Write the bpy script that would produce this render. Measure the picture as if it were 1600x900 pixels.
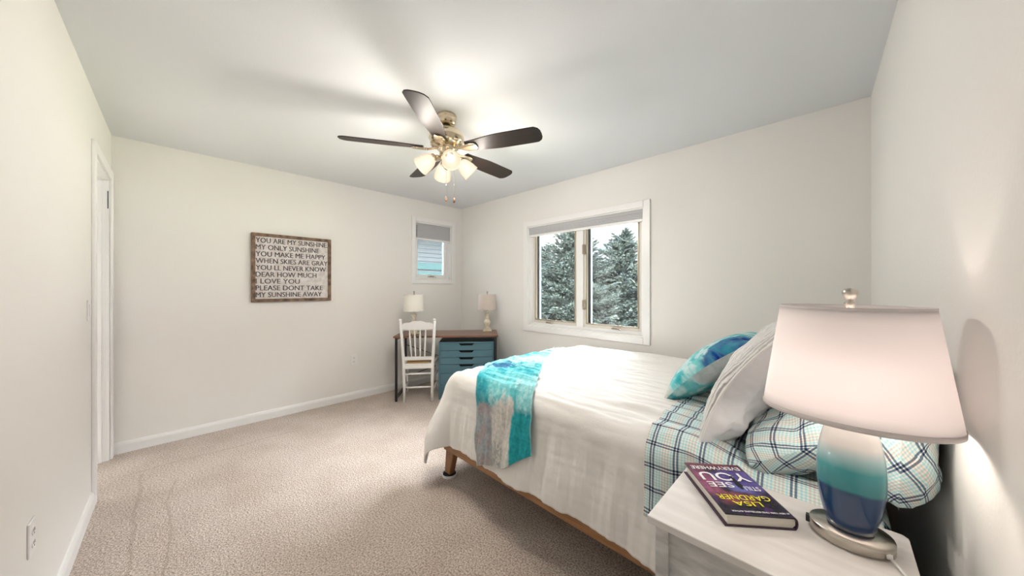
import bpy, bmesh, math, random
from mathutils import Vector, Matrix, noise
from math import sin, cos, pi, radians, hypot, atan2, sqrt

for o in list(bpy.data.objects):
    bpy.data.objects.remove(o, do_unlink=True)
S = bpy.context.scene
COL = S.collection
random.seed(7)

# ------------------------------------------------------------------ camera
CAMX, CAMY, CAMZ = 3.940, -2.955, 1.275
cam_d = bpy.data.cameras.new('camera')
cam_d.sensor_width = 36.0
cam_d.lens = 514.0 / 1600.0 * 36.0
cam_d.clip_start = 0.02
cam = bpy.data.objects.new('camera', cam_d)
COL.objects.link(cam)
cam.location = (CAMX, CAMY, CAMZ)
cam.rotation_euler = (pi / 2, 0, math.atan2(0.700, 0.715))   # looks along (-0.700, 0.715)
S.camera = cam

# ------------------------------------------------------------------ exposure
S.view_settings.view_transform = 'Standard'
S.view_settings.look = 'None'
S.view_settings.gamma = 1.0
S.view_settings.use_curve_mapping = False
S.view_settings.exposure = 0.0
EXPO = 1.45
S.view_settings.exposure = EXPO

# ------------------------------------------------------------------ sky: bright overcast, brighter towards the zenith
HORIZON, ZENITH, GROUND = 0.62, 28.0, 8.5
wd = bpy.data.worlds.new('overcast_sky')
S.world = wd
wd.use_nodes = True
nt = wd.node_tree
nt.nodes.clear()
def N(tree, kind, **kw):
    n = tree.nodes.new(kind)
    for k, v in kw.items():
        setattr(n, k, v)
    return n
tc = N(nt, 'ShaderNodeTexCoord')
sep = N(nt, 'ShaderNodeSeparateXYZ')
mp = N(nt, 'ShaderNodeMapping')
mp.inputs['Scale'].default_value = (2.0, 2.0, 9.0)
cl = N(nt, 'ShaderNodeTexNoise')
cl.inputs['Scale'].default_value = 1.6
cl.inputs['Detail'].default_value = 5.0
ramp = N(nt, 'ShaderNodeValToRGB')
ramp.color_ramp.interpolation = 'EASE'
e = ramp.color_ramp.elements
e[0].position = 0.47
e[0].color = (GROUND, GROUND, GROUND, 1)
e[1].position = 0.50
e[1].color = (HORIZON, HORIZON, HORIZON, 1)
x = e.new(0.64); x.color = (HORIZON * 1.15,) * 3 + (1,)
x = e.new(0.78); x.color = (ZENITH, ZENITH, ZENITH, 1)
mr = N(nt, 'ShaderNodeMath', operation='MULTIPLY_ADD')
mr.inputs[1].default_value = 0.5
mr.inputs[2].default_value = 0.5
cr = N(nt, 'ShaderNodeValToRGB')
cr.color_ramp.elements[0].position = 0.36
cr.color_ramp.elements[0].color = (0.52, 0.60, 0.68, 1)
cr.color_ramp.elements[1].position = 0.55
cr.color_ramp.elements[1].color = (0.97, 0.985, 1.0, 1)
mul = N(nt, 'ShaderNodeMixRGB', blend_type='MULTIPLY')
mul.inputs[0].default_value = 1.0
bg = N(nt, 'ShaderNodeBackground')
wo = N(nt, 'ShaderNodeOutputWorld')
L = nt.links.new
L(tc.outputs['Generated'], sep.inputs[0]); L(sep.outputs['Z'], mr.inputs[0]); L(mr.outputs[0], ramp.inputs[0])
L(tc.outputs['Generated'], mp.inputs[0]); L(mp.outputs[0], cl.inputs[0]); L(cl.outputs[0], cr.inputs[0])
L(ramp.outputs[0], mul.inputs[1]); L(cr.outputs[0], mul.inputs[2]); L(mul.outputs[0], bg.inputs[0]); L(bg.outputs[0], wo.inputs[0])
bg.inputs[1].default_value = 1.0

# sky portals in the two window openings (only guide the sky light indoors)
def portal(name, loc, rot, w, h):
    d = bpy.data.lights.new(name, 'AREA')
    d.shape = 'RECTANGLE'; d.size = w; d.size_y = h
    d.cycles.is_portal = True
    o = bpy.data.objects.new(name, d); COL.objects.link(o)
    o.location = loc; o.rotation_euler = rot
portal('window_skylight', (2.0, 0.13, 1.42), (-pi / 2, 0, 0), 1.42, 1.2)
portal('small_window_skylight', (-0.13, -0.47, 1.77), (0, -pi / 2, 0), 0.8, 0.58)

BULB_W = 7.0
BULB_COL = (1.0, 0.915, 0.83)

# ================================================================== helpers
def M(name, col, rough=0.6, metal=0.0, spec=0.5, var=0.0, vscale=8.0, bump=0.0, bscale=200.0, coat=0.0, col2=None, detail=4.0, sheen=0.0, trans=0.0, stretch=None):
    m = bpy.data.materials.new(name)
    m.use_nodes = True
    t = m.node_tree
    b = t.nodes['Principled BSDF']
    b.inputs['Base Color'].default_value = (*col, 1)
    b.inputs['Roughness'].default_value = rough
    b.inputs['Metallic'].default_value = metal
    b.inputs['Specular IOR Level'].default_value = spec
    b.inputs['Coat Weight'].default_value = coat
    b.inputs['Sheen Weight'].default_value = sheen
    b.inputs['Transmission Weight'].default_value = trans
    c = N(t, 'ShaderNodeTexCoord')
    vec = c.outputs['Object']
    if stretch:
        mpp = N(t, 'ShaderNodeMapping')
        mpp.inputs['Scale'].default_value = stretch
        t.links.new(vec, mpp.inputs[0]); vec = mpp.outputs[0]
    if var > 0 or col2:
        n = N(t, 'ShaderNodeTexNoise')
        n.inputs['Scale'].default_value = vscale
        n.inputs['Detail'].default_value = detail
        r = N(t, 'ShaderNodeValToRGB')
        c2 = col2 or tuple(max(0, k * (1 - var)) for k in col)
        r.color_ramp.elements[0].position = 0.35
        r.color_ramp.elements[1].position = 0.65
        r.color_ramp.elements[0].color = (*c2, 1)
        r.color_ramp.elements[1].color = (*col, 1)
        t.links.new(vec, n.inputs[0]); t.links.new(n.outputs[0], r.inputs[0]); t.links.new(r.outputs[0], b.inputs['Base Color'])
    if bump > 0:
        n = N(t, 'ShaderNodeTexNoise')
        n.inputs['Scale'].default_value = bscale
        n.inputs['Detail'].default_value = 3.0
        bp = N(t, 'ShaderNodeBump')
        bp.inputs['Strength'].default_value = bump
        bp.inputs['Distance'].default_value = 0.01
        t.links.new(vec, n.inputs[0]); t.links.new(n.outputs[0], bp.inputs['Height']); t.links.new(bp.outputs[0], b.inputs['Normal'])
    return m

def tag(o, label=None, cat=None, group=None, kind=None):
    if label: o['label'] = label
    if cat: o['category'] = cat
    if group: o['group'] = group
    if kind: o['kind'] = kind
    return o

def thing(name, loc, rz, label, cat, group=None):
    o = bpy.data.objects.new(name, None); COL.objects.link(o)
    o.empty_display_size = 0.1
    o.location = loc; o.rotation_euler = (0, 0, rz)
    return tag(o, label, cat, group)

def link(name, me, mat, parent=None, smooth=False):
    o = bpy.data.objects.new(name, me); COL.objects.link(o)
    if mat is not None:
        for m in (mat if isinstance(mat, (list, tuple)) else [mat]):
            me.materials.append(m)
    if smooth:
        for p in me.polygons: p.use_smooth = True
    if parent is not None: o.parent = parent
    return o

def obj(name, bm, mat, parent=None, smooth=False, bevel=0.0, seg=2, recalc=True):
    if recalc: bmesh.ops.recalc_face_normals(bm, faces=bm.faces)
    me = bpy.data.meshes.new(name)
    bm.to_mesh(me); bm.free()
    o = link(name, me, mat, parent, smooth)
    if bevel > 0:
        md = o.modifiers.new('bevel', 'BEVEL')
        md.width = bevel; md.segments = seg; md.limit_method = 'ANGLE'; md.angle_limit = radians(35)
        md.harden_normals = False
    return o

def B(): return bmesh.new()

def box(bm, x0, x1, y0, y1, z0, z1, mat=None, mi=0):
    vs = []
    for x in (x0, x1):
        for y in (y0, y1):
            for z in (z0, z1):
                v = Vector((x, y, z))
                vs.append(bm.verts.new(mat @ v if mat else v))
    for q in ((0, 1, 3, 2), (4, 6, 7, 5), (0, 4, 5, 1), (2, 3, 7, 6), (0, 2, 6, 4), (1, 5, 7, 3)):
        f = bm.faces.new([vs[i] for i in q]); f.material_index = mi
    return bm

def lathe(bm, prof, seg=32, sx=1.0, sy=1.0, mat=None, cap=True, cx=0, cy=0):
    rings = []
    for r, z in prof:
        ring = []
        for i in range(seg):
            a = 2 * pi * i / seg
            v = Vector((cx + r * cos(a) * sx, cy + r * sin(a) * sy, z))
            ring.append(bm.verts.new(mat @ v if mat else v))
        rings.append(ring)
    for a, b in zip(rings[:-1], rings[1:]):
        for i in range(seg):
            j = (i + 1) % seg
            bm.faces.new((a[i], a[j], b[j], b[i]))
    if cap:
        bm.faces.new(rings[0][::-1]); bm.faces.new(rings[-1])
    return bm

def tube(bm, pts, r, seg=10, r2=None, cap=True, flat=1.0):
    pts = [Vector(p) for p in pts]
    n = len(pts)
    rings = []
    up = Vector((0, 0, 1))
    t0 = (pts[1] - pts[0]).normalized()
    ref = up if abs(t0.dot(up)) < 0.9 else Vector((1, 0, 0))
    side = t0.cross(ref).normalized()
    for k in range(n):
        if k == 0: t = pts[1] - pts[0]
        elif k == n - 1: t = pts[-1] - pts[-2]
        else: t = pts[k + 1] - pts[k - 1]
        t.normalize()
        side = (side - t * side.dot(t)).normalized()
        nn = t.cross(side)
        if isinstance(r, (list, tuple)): rr = r[k]
        else: rr = r if r2 is None else r + (r2 - r) * k / (n - 1)
        ring = [bm.verts.new(pts[k] + (side * cos(2 * pi * i / seg) + nn * sin(2 * pi * i / seg) * flat) * rr) for i in range(seg)]
        rings.append(ring)
    for a, b in zip(rings[:-1], rings[1:]):
        for i in range(seg):
            j = (i + 1) % seg
            bm.faces.new((a[i], a[j], b[j], b[i]))
    if cap:
        bm.faces.new(rings[0][::-1]); bm.faces.new(rings[-1])
    return bm

def prism(bm, pts, lo, hi, axis='z', mat=None):
    """extrude a 2D outline between lo and hi along an axis"""
    def mk(p, h):
        if axis == 'z': v = Vector((p[0], p[1], h))
        elif axis == 'y': v = Vector((p[0], h, p[1]))
        else: v = Vector((h, p[0], p[1]))
        return bm.verts.new(mat @ v if mat else v)
    a = [mk(p, lo) for p in pts]; b = [mk(p, hi) for p in pts]
    n = len(pts)
    bm.faces.new(a[::-1]); bm.faces.new(b)
    for i in range(n):
        j = (i + 1) % n
        bm.faces.new((a[i], a[j], b[j], b[i]))
    return bm

def quadbar(bm, a, b, wa, wb):
    """square tapered bar between two points; wa, wb = (wx, wy) sizes"""
    vs = []
    for p, w in ((a, wa), (b, wb)):
        for sx, sy in ((-1, -1), (1, -1), (1, 1), (-1, 1)):
            vs.append(bm.verts.new((p[0] + sx * w[0] / 2, p[1] + sy * w[1] / 2, p[2])))
    for q in ((3, 2, 1, 0), (4, 5, 6, 7), (0, 1, 5, 4), (1, 2, 6, 5), (2, 3, 7, 6), (3, 0, 4, 7)):
        bm.faces.new([vs[i] for i in q])
    return bm

def grid_mesh(name, nu, nv, fn, mat, parent=None, uvfn=None, colfn=None, thick=0.0, closed=False, fine=0):
    """fn(i/nu, j/nv) -> point"""
    verts, faces = [], []
    for j in range(nv + 1):
        for i in range(nu + 1):
            verts.append(fn(i / nu, j / nv))
    W = nu + 1
    for j in range(nv):
        for i in range(nu):
            faces.append((j * W + i, j * W + i + 1, (j + 1) * W + i + 1, (j + 1) * W + i))
    me = bpy.data.meshes.new(name)
    me.from_pydata(verts, [], faces); me.update()
    if uvfn:
        uv = me.uv_layers.new(name='UVMap')
        vals = [uvfn((k % W) / nu, (k // W) / nv) for k in range(len(verts))]
        for lp in me.loops: uv.data[lp.index].uv = vals[lp.vertex_index]
    if colfn:
        ca = me.color_attributes.new('print', 'FLOAT_COLOR', 'POINT')
        for k in range(len(verts)):
            ca.data[k].color = (*colfn((k % W) / nu, (k // W) / nv), 1)
    o = link(name, me, mat, parent, True)
    if thick:
        md = o.modifiers.new('solid', 'SOLIDIFY'); md.thickness = thick; md.offset = -1.0
    return o

def text_mesh(s, size, extr=0.0004, off=0.0, space=1.0):
    cu = bpy.data.curves.new('txt', 'FONT')
    cu.body = s; cu.size = size; cu.extrude = extr; cu.offset = off; cu.space_character = space
    cu.resolution_u = 3
    o = bpy.data.objects.new('txt', cu); COL.objects.link(o)
    bpy.context.view_layer.update()
    dg = bpy.context.evaluated_depsgraph_get()
    me = bpy.data.meshes.new_from_object(o.evaluated_get(dg))
    bpy.data.objects.remove(o, do_unlink=True); bpy.data.curves.remove(cu)
    return me

def add_text(bm, s, mat4, width=None, height=None, off=0.0, extr=0.0004):
    """text laid in the XY plane of mat4, left-bottom at origin, fitted to width x height"""
    me = text_mesh(s, 1.0, extr, off)
    xs = [v.co.x for v in me.vertices]; ys = [v.co.y for v in me.vertices]
    x0, x1, y0, y1 = min(xs), max(xs), min(ys), max(ys)
    sx = (width / (x1 - x0)) if width else 1.0
    sy = (height / (y1 - y0)) if height else sx
    base = [bm.verts.new(mat4 @ Vector(((v.co.x - x0) * sx, (v.co.y - y0) * sy, v.co.z))) for v in me.vertices]
    for p in me.polygons:
        try: bm.faces.new([base[i] for i in p.vertices])
        except ValueError: pass
    bpy.data.meshes.remove(me)

def sm(a, b, x):
    t = min(1.0, max(0.0, (x - a) / (b - a))) if b != a else float(x > a)
    return t * t * (3 - 2 * t)
def lerp(a, b, t): return a + (b - a) * t
def mixc(a, b, t): return tuple(a[i] + (b[i] - a[i]) * t for i in range(3))
def nz(x, y, z=0.0): return noise.noise(Vector((x, y, z)))
def fbm(x, y, z=0.0, o=4): return noise.fractal(Vector((x, y, z)), 0.9, 2.0, o)

# ================================================================== materials
def wall_mat(name, col):
    return M(name, col, rough=0.75, spec=0.2, bump=0.06, bscale=90)
m_wall = wall_mat('cream_wall_paint', (0.83, 0.812, 0.785))
m_ceil = M('ceiling_paint', (0.775, 0.79, 0.81), rough=0.9, spec=0.1, bump=0.05, bscale=120)
m_trim = M('white_trim_paint', (0.86, 0.855, 0.85), rough=0.35)
m_white = M('white_plastic', (0.85, 0.84, 0.84), rough=0.35)
m_sash = M('almond_sash_paint', (0.74, 0.70, 0.62), rough=0.4)
m_dark = M('black_gasket', (0.03, 0.035, 0.04), rough=0.5)
m_track = M('grey_screen_track', (0.06, 0.08, 0.10), rough=0.5)
m_shade = M('grey_cellular_fabric', (0.42, 0.42, 0.44), rough=0.9, spec=0.1)
m_bronze = M('antique_hardware', (0.36, 0.31, 0.24), rough=0.4, metal=0.6)
m_nickel = M('brushed_nickel', (0.60, 0.56, 0.50), rough=0.26, metal=1.0, var=0.12, vscale=40, stretch=(1, 1, 14))
m_fan_metal = M('antique_brushed_metal', (0.68, 0.58, 0.43), rough=0.22, metal=1.0)
m_blade = M('espresso_blade', (0.022, 0.014, 0.011), rough=0.46, spec=0.32, var=0.3, vscale=6, stretch=(1, 14, 1))
m_black = M('black_metal', (0.02, 0.02, 0.022), rough=0.4, metal=0.3)
m_bedwood = M('oak_bed_wood', (0.42, 0.22, 0.10), rough=0.45, col2=(0.32, 0.155, 0.06), vscale=6, stretch=(1.5, 12, 12))
m_legwood = M('oak_leg_wood', (0.36, 0.165, 0.055), rough=0.4, col2=(0.27, 0.115, 0.035), vscale=8, stretch=(12, 12, 1.5))
m_desktop = M('cherry_desktop_wood', (0.21, 0.085, 0.040), rough=0.3, col2=(0.12, 0.045, 0.022), vscale=5, stretch=(2, 22, 10), coat=0.2)
m_blue = M('slate_blue_lacquer', (0.075, 0.175, 0.225), rough=0.4)
m_black_shade = M('black_and_painted_shade', (0.012, 0.016, 0.02), rough=0.8)  # black of liner and print; also painted shade behind the drawer cut-outs
m_chair = M('white_chair_paint', (0.82, 0.81, 0.79), rough=0.4)
m_seat = M('honey_wood_seat', (0.40, 0.22, 0.07), rough=0.45)
m_linen = M('taupe_linen_shade', (0.56, 0.49, 0.44), rough=0.9, bump=0.2, bscale=260)
m_linen_lit = M('lit_linen_shade', (0.80, 0.765, 0.70), rough=0.9, bump=0.2, bscale=260)  # bright light on the left desk lamp, put into a whiter linen colour
m_ceramic = M('distressed_cream_resin', (0.72, 0.65, 0.52), rough=0.55, col2=(0.58, 0.50, 0.38), vscale=26)
m_pages = M('paper_pages', (0.82, 0.78, 0.70), rough=0.8, var=0.14, vscale=14, stretch=(2, 2, 90))
m_cord = M('white_cord', (0.82, 0.82, 0.80), rough=0.4)

def translucent_shade(name, col, fac=0.35):
    m = bpy.data.materials.new(name); m.use_nodes = True
    t = m.node_tree; t.nodes.clear()
    d = N(t, 'ShaderNodeBsdfDiffuse'); d.inputs[0].default_value = (*col, 1)
    r = N(t, 'ShaderNodeBsdfTranslucent'); r.inputs[0].default_value = (*col, 1)
    mx = N(t, 'ShaderNodeMixShader'); mx.inputs[0].default_value = fac
    o = N(t, 'ShaderNodeOutputMaterial')
    t.links.new(d.outputs[0], mx.inputs[1]); t.links.new(r.outputs[0], mx.inputs[2]); t.links.new(mx.outputs[0], o.inputs[0])
    return m
m_lampshade = translucent_shade('white_fabric_lampshade', (0.90, 0.86, 0.86), 0.4)
m_cell = translucent_shade('cellular_blind_fabric', (0.56, 0.56, 0.58), 0.12)

def glass_mat(name, tint=(0.98, 0.98, 0.98), milky=0.0):
    m = bpy.data.materials.new(name); m.use_nodes = True
    t = m.node_tree; t.nodes.clear()
    tr = N(t, 'ShaderNodeBsdfTransparent'); tr.inputs[0].default_value = (*tint, 1)
    gl = N(t, 'ShaderNodeBsdfGlossy'); gl.inputs['Roughness'].default_value = 0.02
    fr = N(t, 'ShaderNodeFresnel'); fr.inputs[0].default_value = 1.4
    mx = N(t, 'ShaderNodeMixShader')
    t.links.new(fr.outputs[0], mx.inputs[0]); t.links.new(tr.outputs[0], mx.inputs[1]); t.links.new(gl.outputs[0], mx.inputs[2])
    out = mx
    if milky:
        tl = N(t, 'ShaderNodeBsdfTranslucent'); tl.inputs[0].default_value = (0.9, 0.95, 0.97, 1)
        m2 = N(t, 'ShaderNodeMixShader'); m2.inputs[0].default_value = milky
        t.links.new(mx.outputs[0], m2.inputs[1]); t.links.new(tl.outputs[0], m2.inputs[2]); out = m2
    o = N(t, 'ShaderNodeOutputMaterial'); t.links.new(out.outputs[0], o.inputs[0])
    return m
m_glass = glass_mat('window_glass')
m_glass_milky = glass_mat('screened_window_glass', (0.50, 0.53, 0.54), 0.012)

def emit_mat(name, col, s):
    m = bpy.data.materials.new(name); m.use_nodes = True
    t = m.node_tree; t.nodes.clear()
    em = N(t, 'ShaderNodeEmission'); em.inputs[0].default_value = (*col, 1); em.inputs[1].default_value = s
    o = N(t, 'ShaderNodeOutputMaterial'); t.links.new(em.outputs[0], o.inputs[0])
    return m
m_bulb = emit_mat('glowing_bulb', (1.0, 0.93, 0.80), 4.0)
m_bulb_low = glass_mat('clear_bulb_glass')

def frosted_lit():
    # frosted glass bell of a burning lamp: glows cream and lets part of the light through
    m = bpy.data.materials.new('frosted_glass'); m.use_nodes = True
    t = m.node_tree; t.nodes.clear()
    lw = N(t, 'ShaderNodeLayerWeight'); lw.inputs[0].default_value = 0.35
    cr_ = N(t, 'ShaderNodeValToRGB')
    cr_.color_ramp.elements[0].color = (0.62, 0.53, 0.42, 1); cr_.color_ramp.elements[1].color = (0.40, 0.30, 0.19, 1)
    em = N(t, 'ShaderNodeEmission'); em.inputs[1].default_value = 0.85
    tp = N(t, 'ShaderNodeBsdfTransparent'); tp.inputs[0].default_value = (0.62, 0.58, 0.50, 1)
    mx = N(t, 'ShaderNodeMixShader'); mx.inputs[0].default_value = 0.20
    o = N(t, 'ShaderNodeOutputMaterial')
    t.links.new(lw.outputs['Facing'], cr_.inputs[0]); t.links.new(cr_.outputs[0], em.inputs[0])
    t.links.new(em.outputs[0], mx.inputs[1]); t.links.new(tp.outputs[0], mx.inputs[2]); t.links.new(mx.outputs[0], o.inputs[0])
    return m
m_frost = frosted_lit()

def carpet_mat():
    m = bpy.data.materials.new('beige_carpet'); m.use_nodes = True
    t = m.node_tree; b = t.nodes['Principled BSDF']; lk = t.links.new
    b.inputs['Roughness'].default_value = 0.95
    b.inputs['Specular IOR Level'].default_value = 0.1
    b.inputs['Sheen Weight'].default_value = 0.15
    c = N(t, 'ShaderNodeTexCoord')
    n1 = N(t, 'ShaderNodeTexNoise'); n1.inputs['Scale'].default_value = 120; n1.inputs['Detail'].default_value = 3; n1.inputs['Roughness'].default_value = 0.7
    n2 = N(t, 'ShaderNodeTexNoise'); n2.inputs['Scale'].default_value = 3.6; n2.inputs['Detail'].default_value = 5
    v = N(t, 'ShaderNodeTexVoronoi'); v.inputs['Scale'].default_value = 190
    r1 = N(t, 'ShaderNodeValToRGB')
    r1.color_ramp.elements[0].position = 0.36; r1.color_ramp.elements[0].color = (0.30, 0.225, 0.18, 1)
    r1.color_ramp.elements[1].position = 0.60; r1.color_ramp.elements[1].color = (0.80, 0.71, 0.64, 1)
    r2 = N(t, 'ShaderNodeValToRGB')
    r2.color_ramp.elements[0].position = 0.35; r2.color_ramp.elements[0].color = (0.88, 0.86, 0.84, 1)
    r2.color_ramp.elements[1].position = 0.60; r2.color_ramp.elements[1].color = (1, 1, 1, 1)
    mu = N(t, 'ShaderNodeMixRGB', blend_type='MULTIPLY'); mu.inputs[0].default_value = 1
    lk(c.outputs['Object'], n1.inputs[0]); lk(c.outputs['Object'], n2.inputs[0]); lk(c.outputs['Object'], v.inputs[0])
    lk(n1.outputs[0], r1.inputs[0]); lk(n2.outputs[0], r2.inputs[0])
    lk(r1.outputs[0], mu.inputs[1]); lk(r2.outputs[0], mu.inputs[2])
    # pressed tracks along the left wall: dark, wiggly lines of flattened pile
    sp = N(t, 'ShaderNodeSeparateXYZ'); lk(c.outputs['Object'], sp.inputs[0])
    n3 = N(t, 'ShaderNodeTexNoise'); n3.inputs['Scale'].default_value = 3.0
    lk(c.outputs['Object'], n3.inputs[0])
    def line(axis, pos, w, lo, hi):
        other = 'X' if axis == 'Y' else 'Y'
        a = N(t, 'ShaderNodeMath', operation='MULTIPLY_ADD'); a.inputs[1].default_value = 0.12; lk(n3.outputs[0], a.inputs[0]); lk(sp.outputs[axis], a.inputs[2])
        s = N(t, 'ShaderNodeMath', operation='SUBTRACT'); lk(a.outputs[0], s.inputs[0]); s.inputs[1].default_value = pos + 0.06
        ab = N(t, 'ShaderNodeMath', operation='ABSOLUTE'); lk(s.outputs[0], ab.inputs[0])
        q = N(t, 'ShaderNodeMapRange'); q.inputs['From Min'].default_value = w; q.inputs['From Max'].default_value = 0.0; lk(ab.outputs[0], q.inputs[0])
        g1 = N(t, 'ShaderNodeMath', operation='GREATER_THAN'); g1.inputs[1].default_value = lo; lk(sp.outputs[other], g1.inputs[0])
        g2 = N(t, 'ShaderNodeMath', operation='LESS_THAN'); g2.inputs[1].default_value = hi; lk(sp.outputs[other], g2.inputs[0])
        k = N(t, 'ShaderNodeMath', operation='MULTIPLY'); lk(q.outputs[0], k.inputs[0]); lk(g1.outputs[0], k.inputs[1])
        k2 = N(t, 'ShaderNodeMath', operation='MULTIPLY'); lk(k.outputs[0], k2.inputs[0]); lk(g2.outputs[0], k2.inputs[1])
        return k2
    ls = [line('Y', -3.12, 0.014, 0.55, 2.4), line('X', 0.50, 0.012, -3.2, -2.2), line('Y', -2.98, 0.010, 0.8, 2.0)]
    acc = ls[0]
    for q in ls[1:]:
        mxx = N(t, 'ShaderNodeMath', operation='MAXIMUM'); lk(acc.outputs[0], mxx.inputs[0]); lk(q.outputs[0], mxx.inputs[1]); acc = mxx
    n4 = N(t, 'ShaderNodeTexNoise'); n4.inputs['Scale'].default_value = 40; lk(c.outputs['Object'], n4.inputs[0])
    k3 = N(t, 'ShaderNodeMath', operation='MULTIPLY'); lk(acc.outputs[0], k3.inputs[0]); lk(n4.outputs[0], k3.inputs[1])
    dk = N(t, 'ShaderNodeMixRGB', blend_type='MIX'); dk.inputs[2].default_value = (0.34, 0.27, 0.21, 1)
    lk(k3.outputs[0], dk.inputs[0]); lk(mu.outputs[0], dk.inputs[1]); lk(dk.outputs[0], b.inputs['Base Color'])
    ad = N(t, 'ShaderNodeMath', operation='ADD'); lk(n1.outputs[0], ad.inputs[0]); lk(v.outputs['Distance'], ad.inputs[1])
    bp = N(t, 'ShaderNodeBump'); bp.inputs['Strength'].default_value = 0.6; bp.inputs['Distance'].default_value = 0.008
    lk(ad.outputs[0], bp.inputs['Height']); lk(bp.outputs[0], b.inputs['Normal'])
    return m
m_carpet = carpet_mat()

def plaid_mat():
    m = bpy.data.materials.new('plaid_sheet_fabric'); m.use_nodes = True
    t = m.node_tree; b = t.nodes['Principled BSDF']; lk = t.links.new
    b.inputs['Roughness'].default_value = 0.85; b.inputs['Specular IOR Level'].default_value = 0.15
    uv = N(t, 'ShaderNodeUVMap'); sp = N(t, 'ShaderNodeSeparateXYZ'); lk(uv.outputs[0], sp.inputs[0])
    navy = (0.030, 0.075, 0.17); wh = (0.93, 0.93, 0.90); mint = (0.56, 0.82, 0.85); tan = (0.83, 0.71, 0.64); aqua = (0.70, 0.88, 0.88)
    stops = [(0.0, navy), (0.075, wh), (0.13, navy), (0.205, aqua)]
    p = 0.24
    seq = [wh, mint, wh, mint, wh, tan, wh, tan, wh, tan, wh, mint, wh]
    step = (1.0 - p) / len(seq)
    for i, c in enumerate(seq): stops.append((p + i * step, c))
    def strand(axis, per, ph, stops=stops):
        a = N(t, 'ShaderNodeMath', operation='MULTIPLY_ADD'); a.inputs[1].default_value = 1.0 / per; a.inputs[2].default_value = ph
        lk(sp.outputs[axis], a.inputs[0])
        f = N(t, 'ShaderNodeMath', operation='FRACT'); lk(a.outputs[0], f.inputs[0])
        r = N(t, 'ShaderNodeValToRGB'); r.color_ramp.interpolation = 'CONSTANT'
        els = r.color_ramp.elements
        els[0].position = 0; els[0].color = (*stops[0][1], 1)
        els[1].position = stops[1][0]; els[1].color = (*stops[1][1], 1)
        for q, c in stops[2:]:
            z = els.new(q); z.color = (*c, 1)
        lk(f.outputs[0], r.inputs[0])
        return r
    ra = strand('X', 0.082, 0.3, [(q, tan if c is tan else c) for q, c in stops]); rb = strand('Y', 0.082, 0.62, [(q, mint if c is tan else c) for q, c in stops])
    mu = N(t, 'ShaderNodeMixRGB', blend_type='MULTIPLY'); mu.inputs[0].default_value = 1
    lk(ra.outputs[0], mu.inputs[1]); lk(rb.outputs[0], mu.inputs[2])
    av = N(t, 'ShaderNodeMixRGB', blend_type='MIX'); av.inputs[0].default_value = 0.5
    lk(ra.outputs[0], av.inputs[1]); lk(rb.outputs[0], av.inputs[2])
    fin = N(t, 'ShaderNodeMixRGB', blend_type='MIX'); fin.inputs[0].default_value = 0.62
    lk(av.outputs[0], fin.inputs[1]); lk(mu.outputs[0], fin.inputs[2])
    lk(fin.outputs[0], b.inputs['Base Color'])
    c = N(t, 'ShaderNodeTexCoord')
    n = N(t, 'ShaderNodeTexNoise'); n.inputs['Scale'].default_value = 22; n.inputs['Detail'].default_value = 3
    bp = N(t, 'ShaderNodeBump'); bp.inputs['Strength'].default_value = 0.35; bp.inputs['Distance'].default_value = 0.02
    lk(c.outputs['Object'], n.inputs[0]); lk(n.outputs[0], bp.inputs['Height']); lk(bp.outputs[0], b.inputs['Normal'])
    return m
m_plaid = plaid_mat()

def print_mat(name, rough=0.8, bump=0.2, bscale=300, mott=0.25):
    """colour from the mesh's own printed pattern, mottled"""
    m = bpy.data.materials.new(name); m.use_nodes = True
    t = m.node_tree; b = t.nodes['Principled BSDF']; lk = t.links.new
    b.inputs['Roughness'].default_value = rough; b.inputs['Specular IOR Level'].default_value = 0.2
    a = N(t, 'ShaderNodeVertexColor', layer_name='print')
    c = N(t, 'ShaderNodeTexCoord')
    n = N(t, 'ShaderNodeTexNoise'); n.inputs['Scale'].default_value = 60; n.inputs['Detail'].default_value = 5
    r = N(t, 'ShaderNodeValToRGB')
    r.color_ramp.elements[0].position = 0.38; r.color_ramp.elements[0].color = (1 - mott, 1 - mott * 0.7, 1 - mott * 0.6, 1)
    r.color_ramp.elements[1].position = 0.6; r.color_ramp.elements[1].color = (1, 1, 1, 1)
    mu = N(t, 'ShaderNodeMixRGB', blend_type='MULTIPLY'); mu.inputs[0].default_value = 1
    lk(c.outputs['Object'], n.inputs[0]); lk(n.outputs[0], r.inputs[0]); lk(a.outputs[0], mu.inputs[1]); lk(r.outputs[0], mu.inputs[2])
    lk(mu.outputs[0], b.inputs['Base Color'])
    n2 = N(t, 'ShaderNodeTexNoise'); n2.inputs['Scale'].default_value = bscale
    bp = N(t, 'ShaderNodeBump'); bp.inputs['Strength'].default_value = bump; bp.inputs['Distance'].default_value = 0.006
    lk(c.outputs['Object'], n2.inputs[0]); lk(n2.outputs[0], bp.inputs['Height']); lk(bp.outputs[0], b.inputs['Normal'])
    return m
m_throw = print_mat('teal_fleece_print')
m_print = print_mat('teal_cushion_print', mott=0.12)
m_cover = print_mat('glossy_book_jacket', rough=0.25, bump=0.0, mott=0.25)

m_comforter = M('white_comforter_cotton', (0.88, 0.865, 0.84), rough=0.9, spec=0.1, bump=0.25, bscale=20)
m_sham = M('white_sham_cotton', (0.83, 0.83, 0.85), rough=0.9, spec=0.1, bump=0.9, bscale=11)

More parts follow.
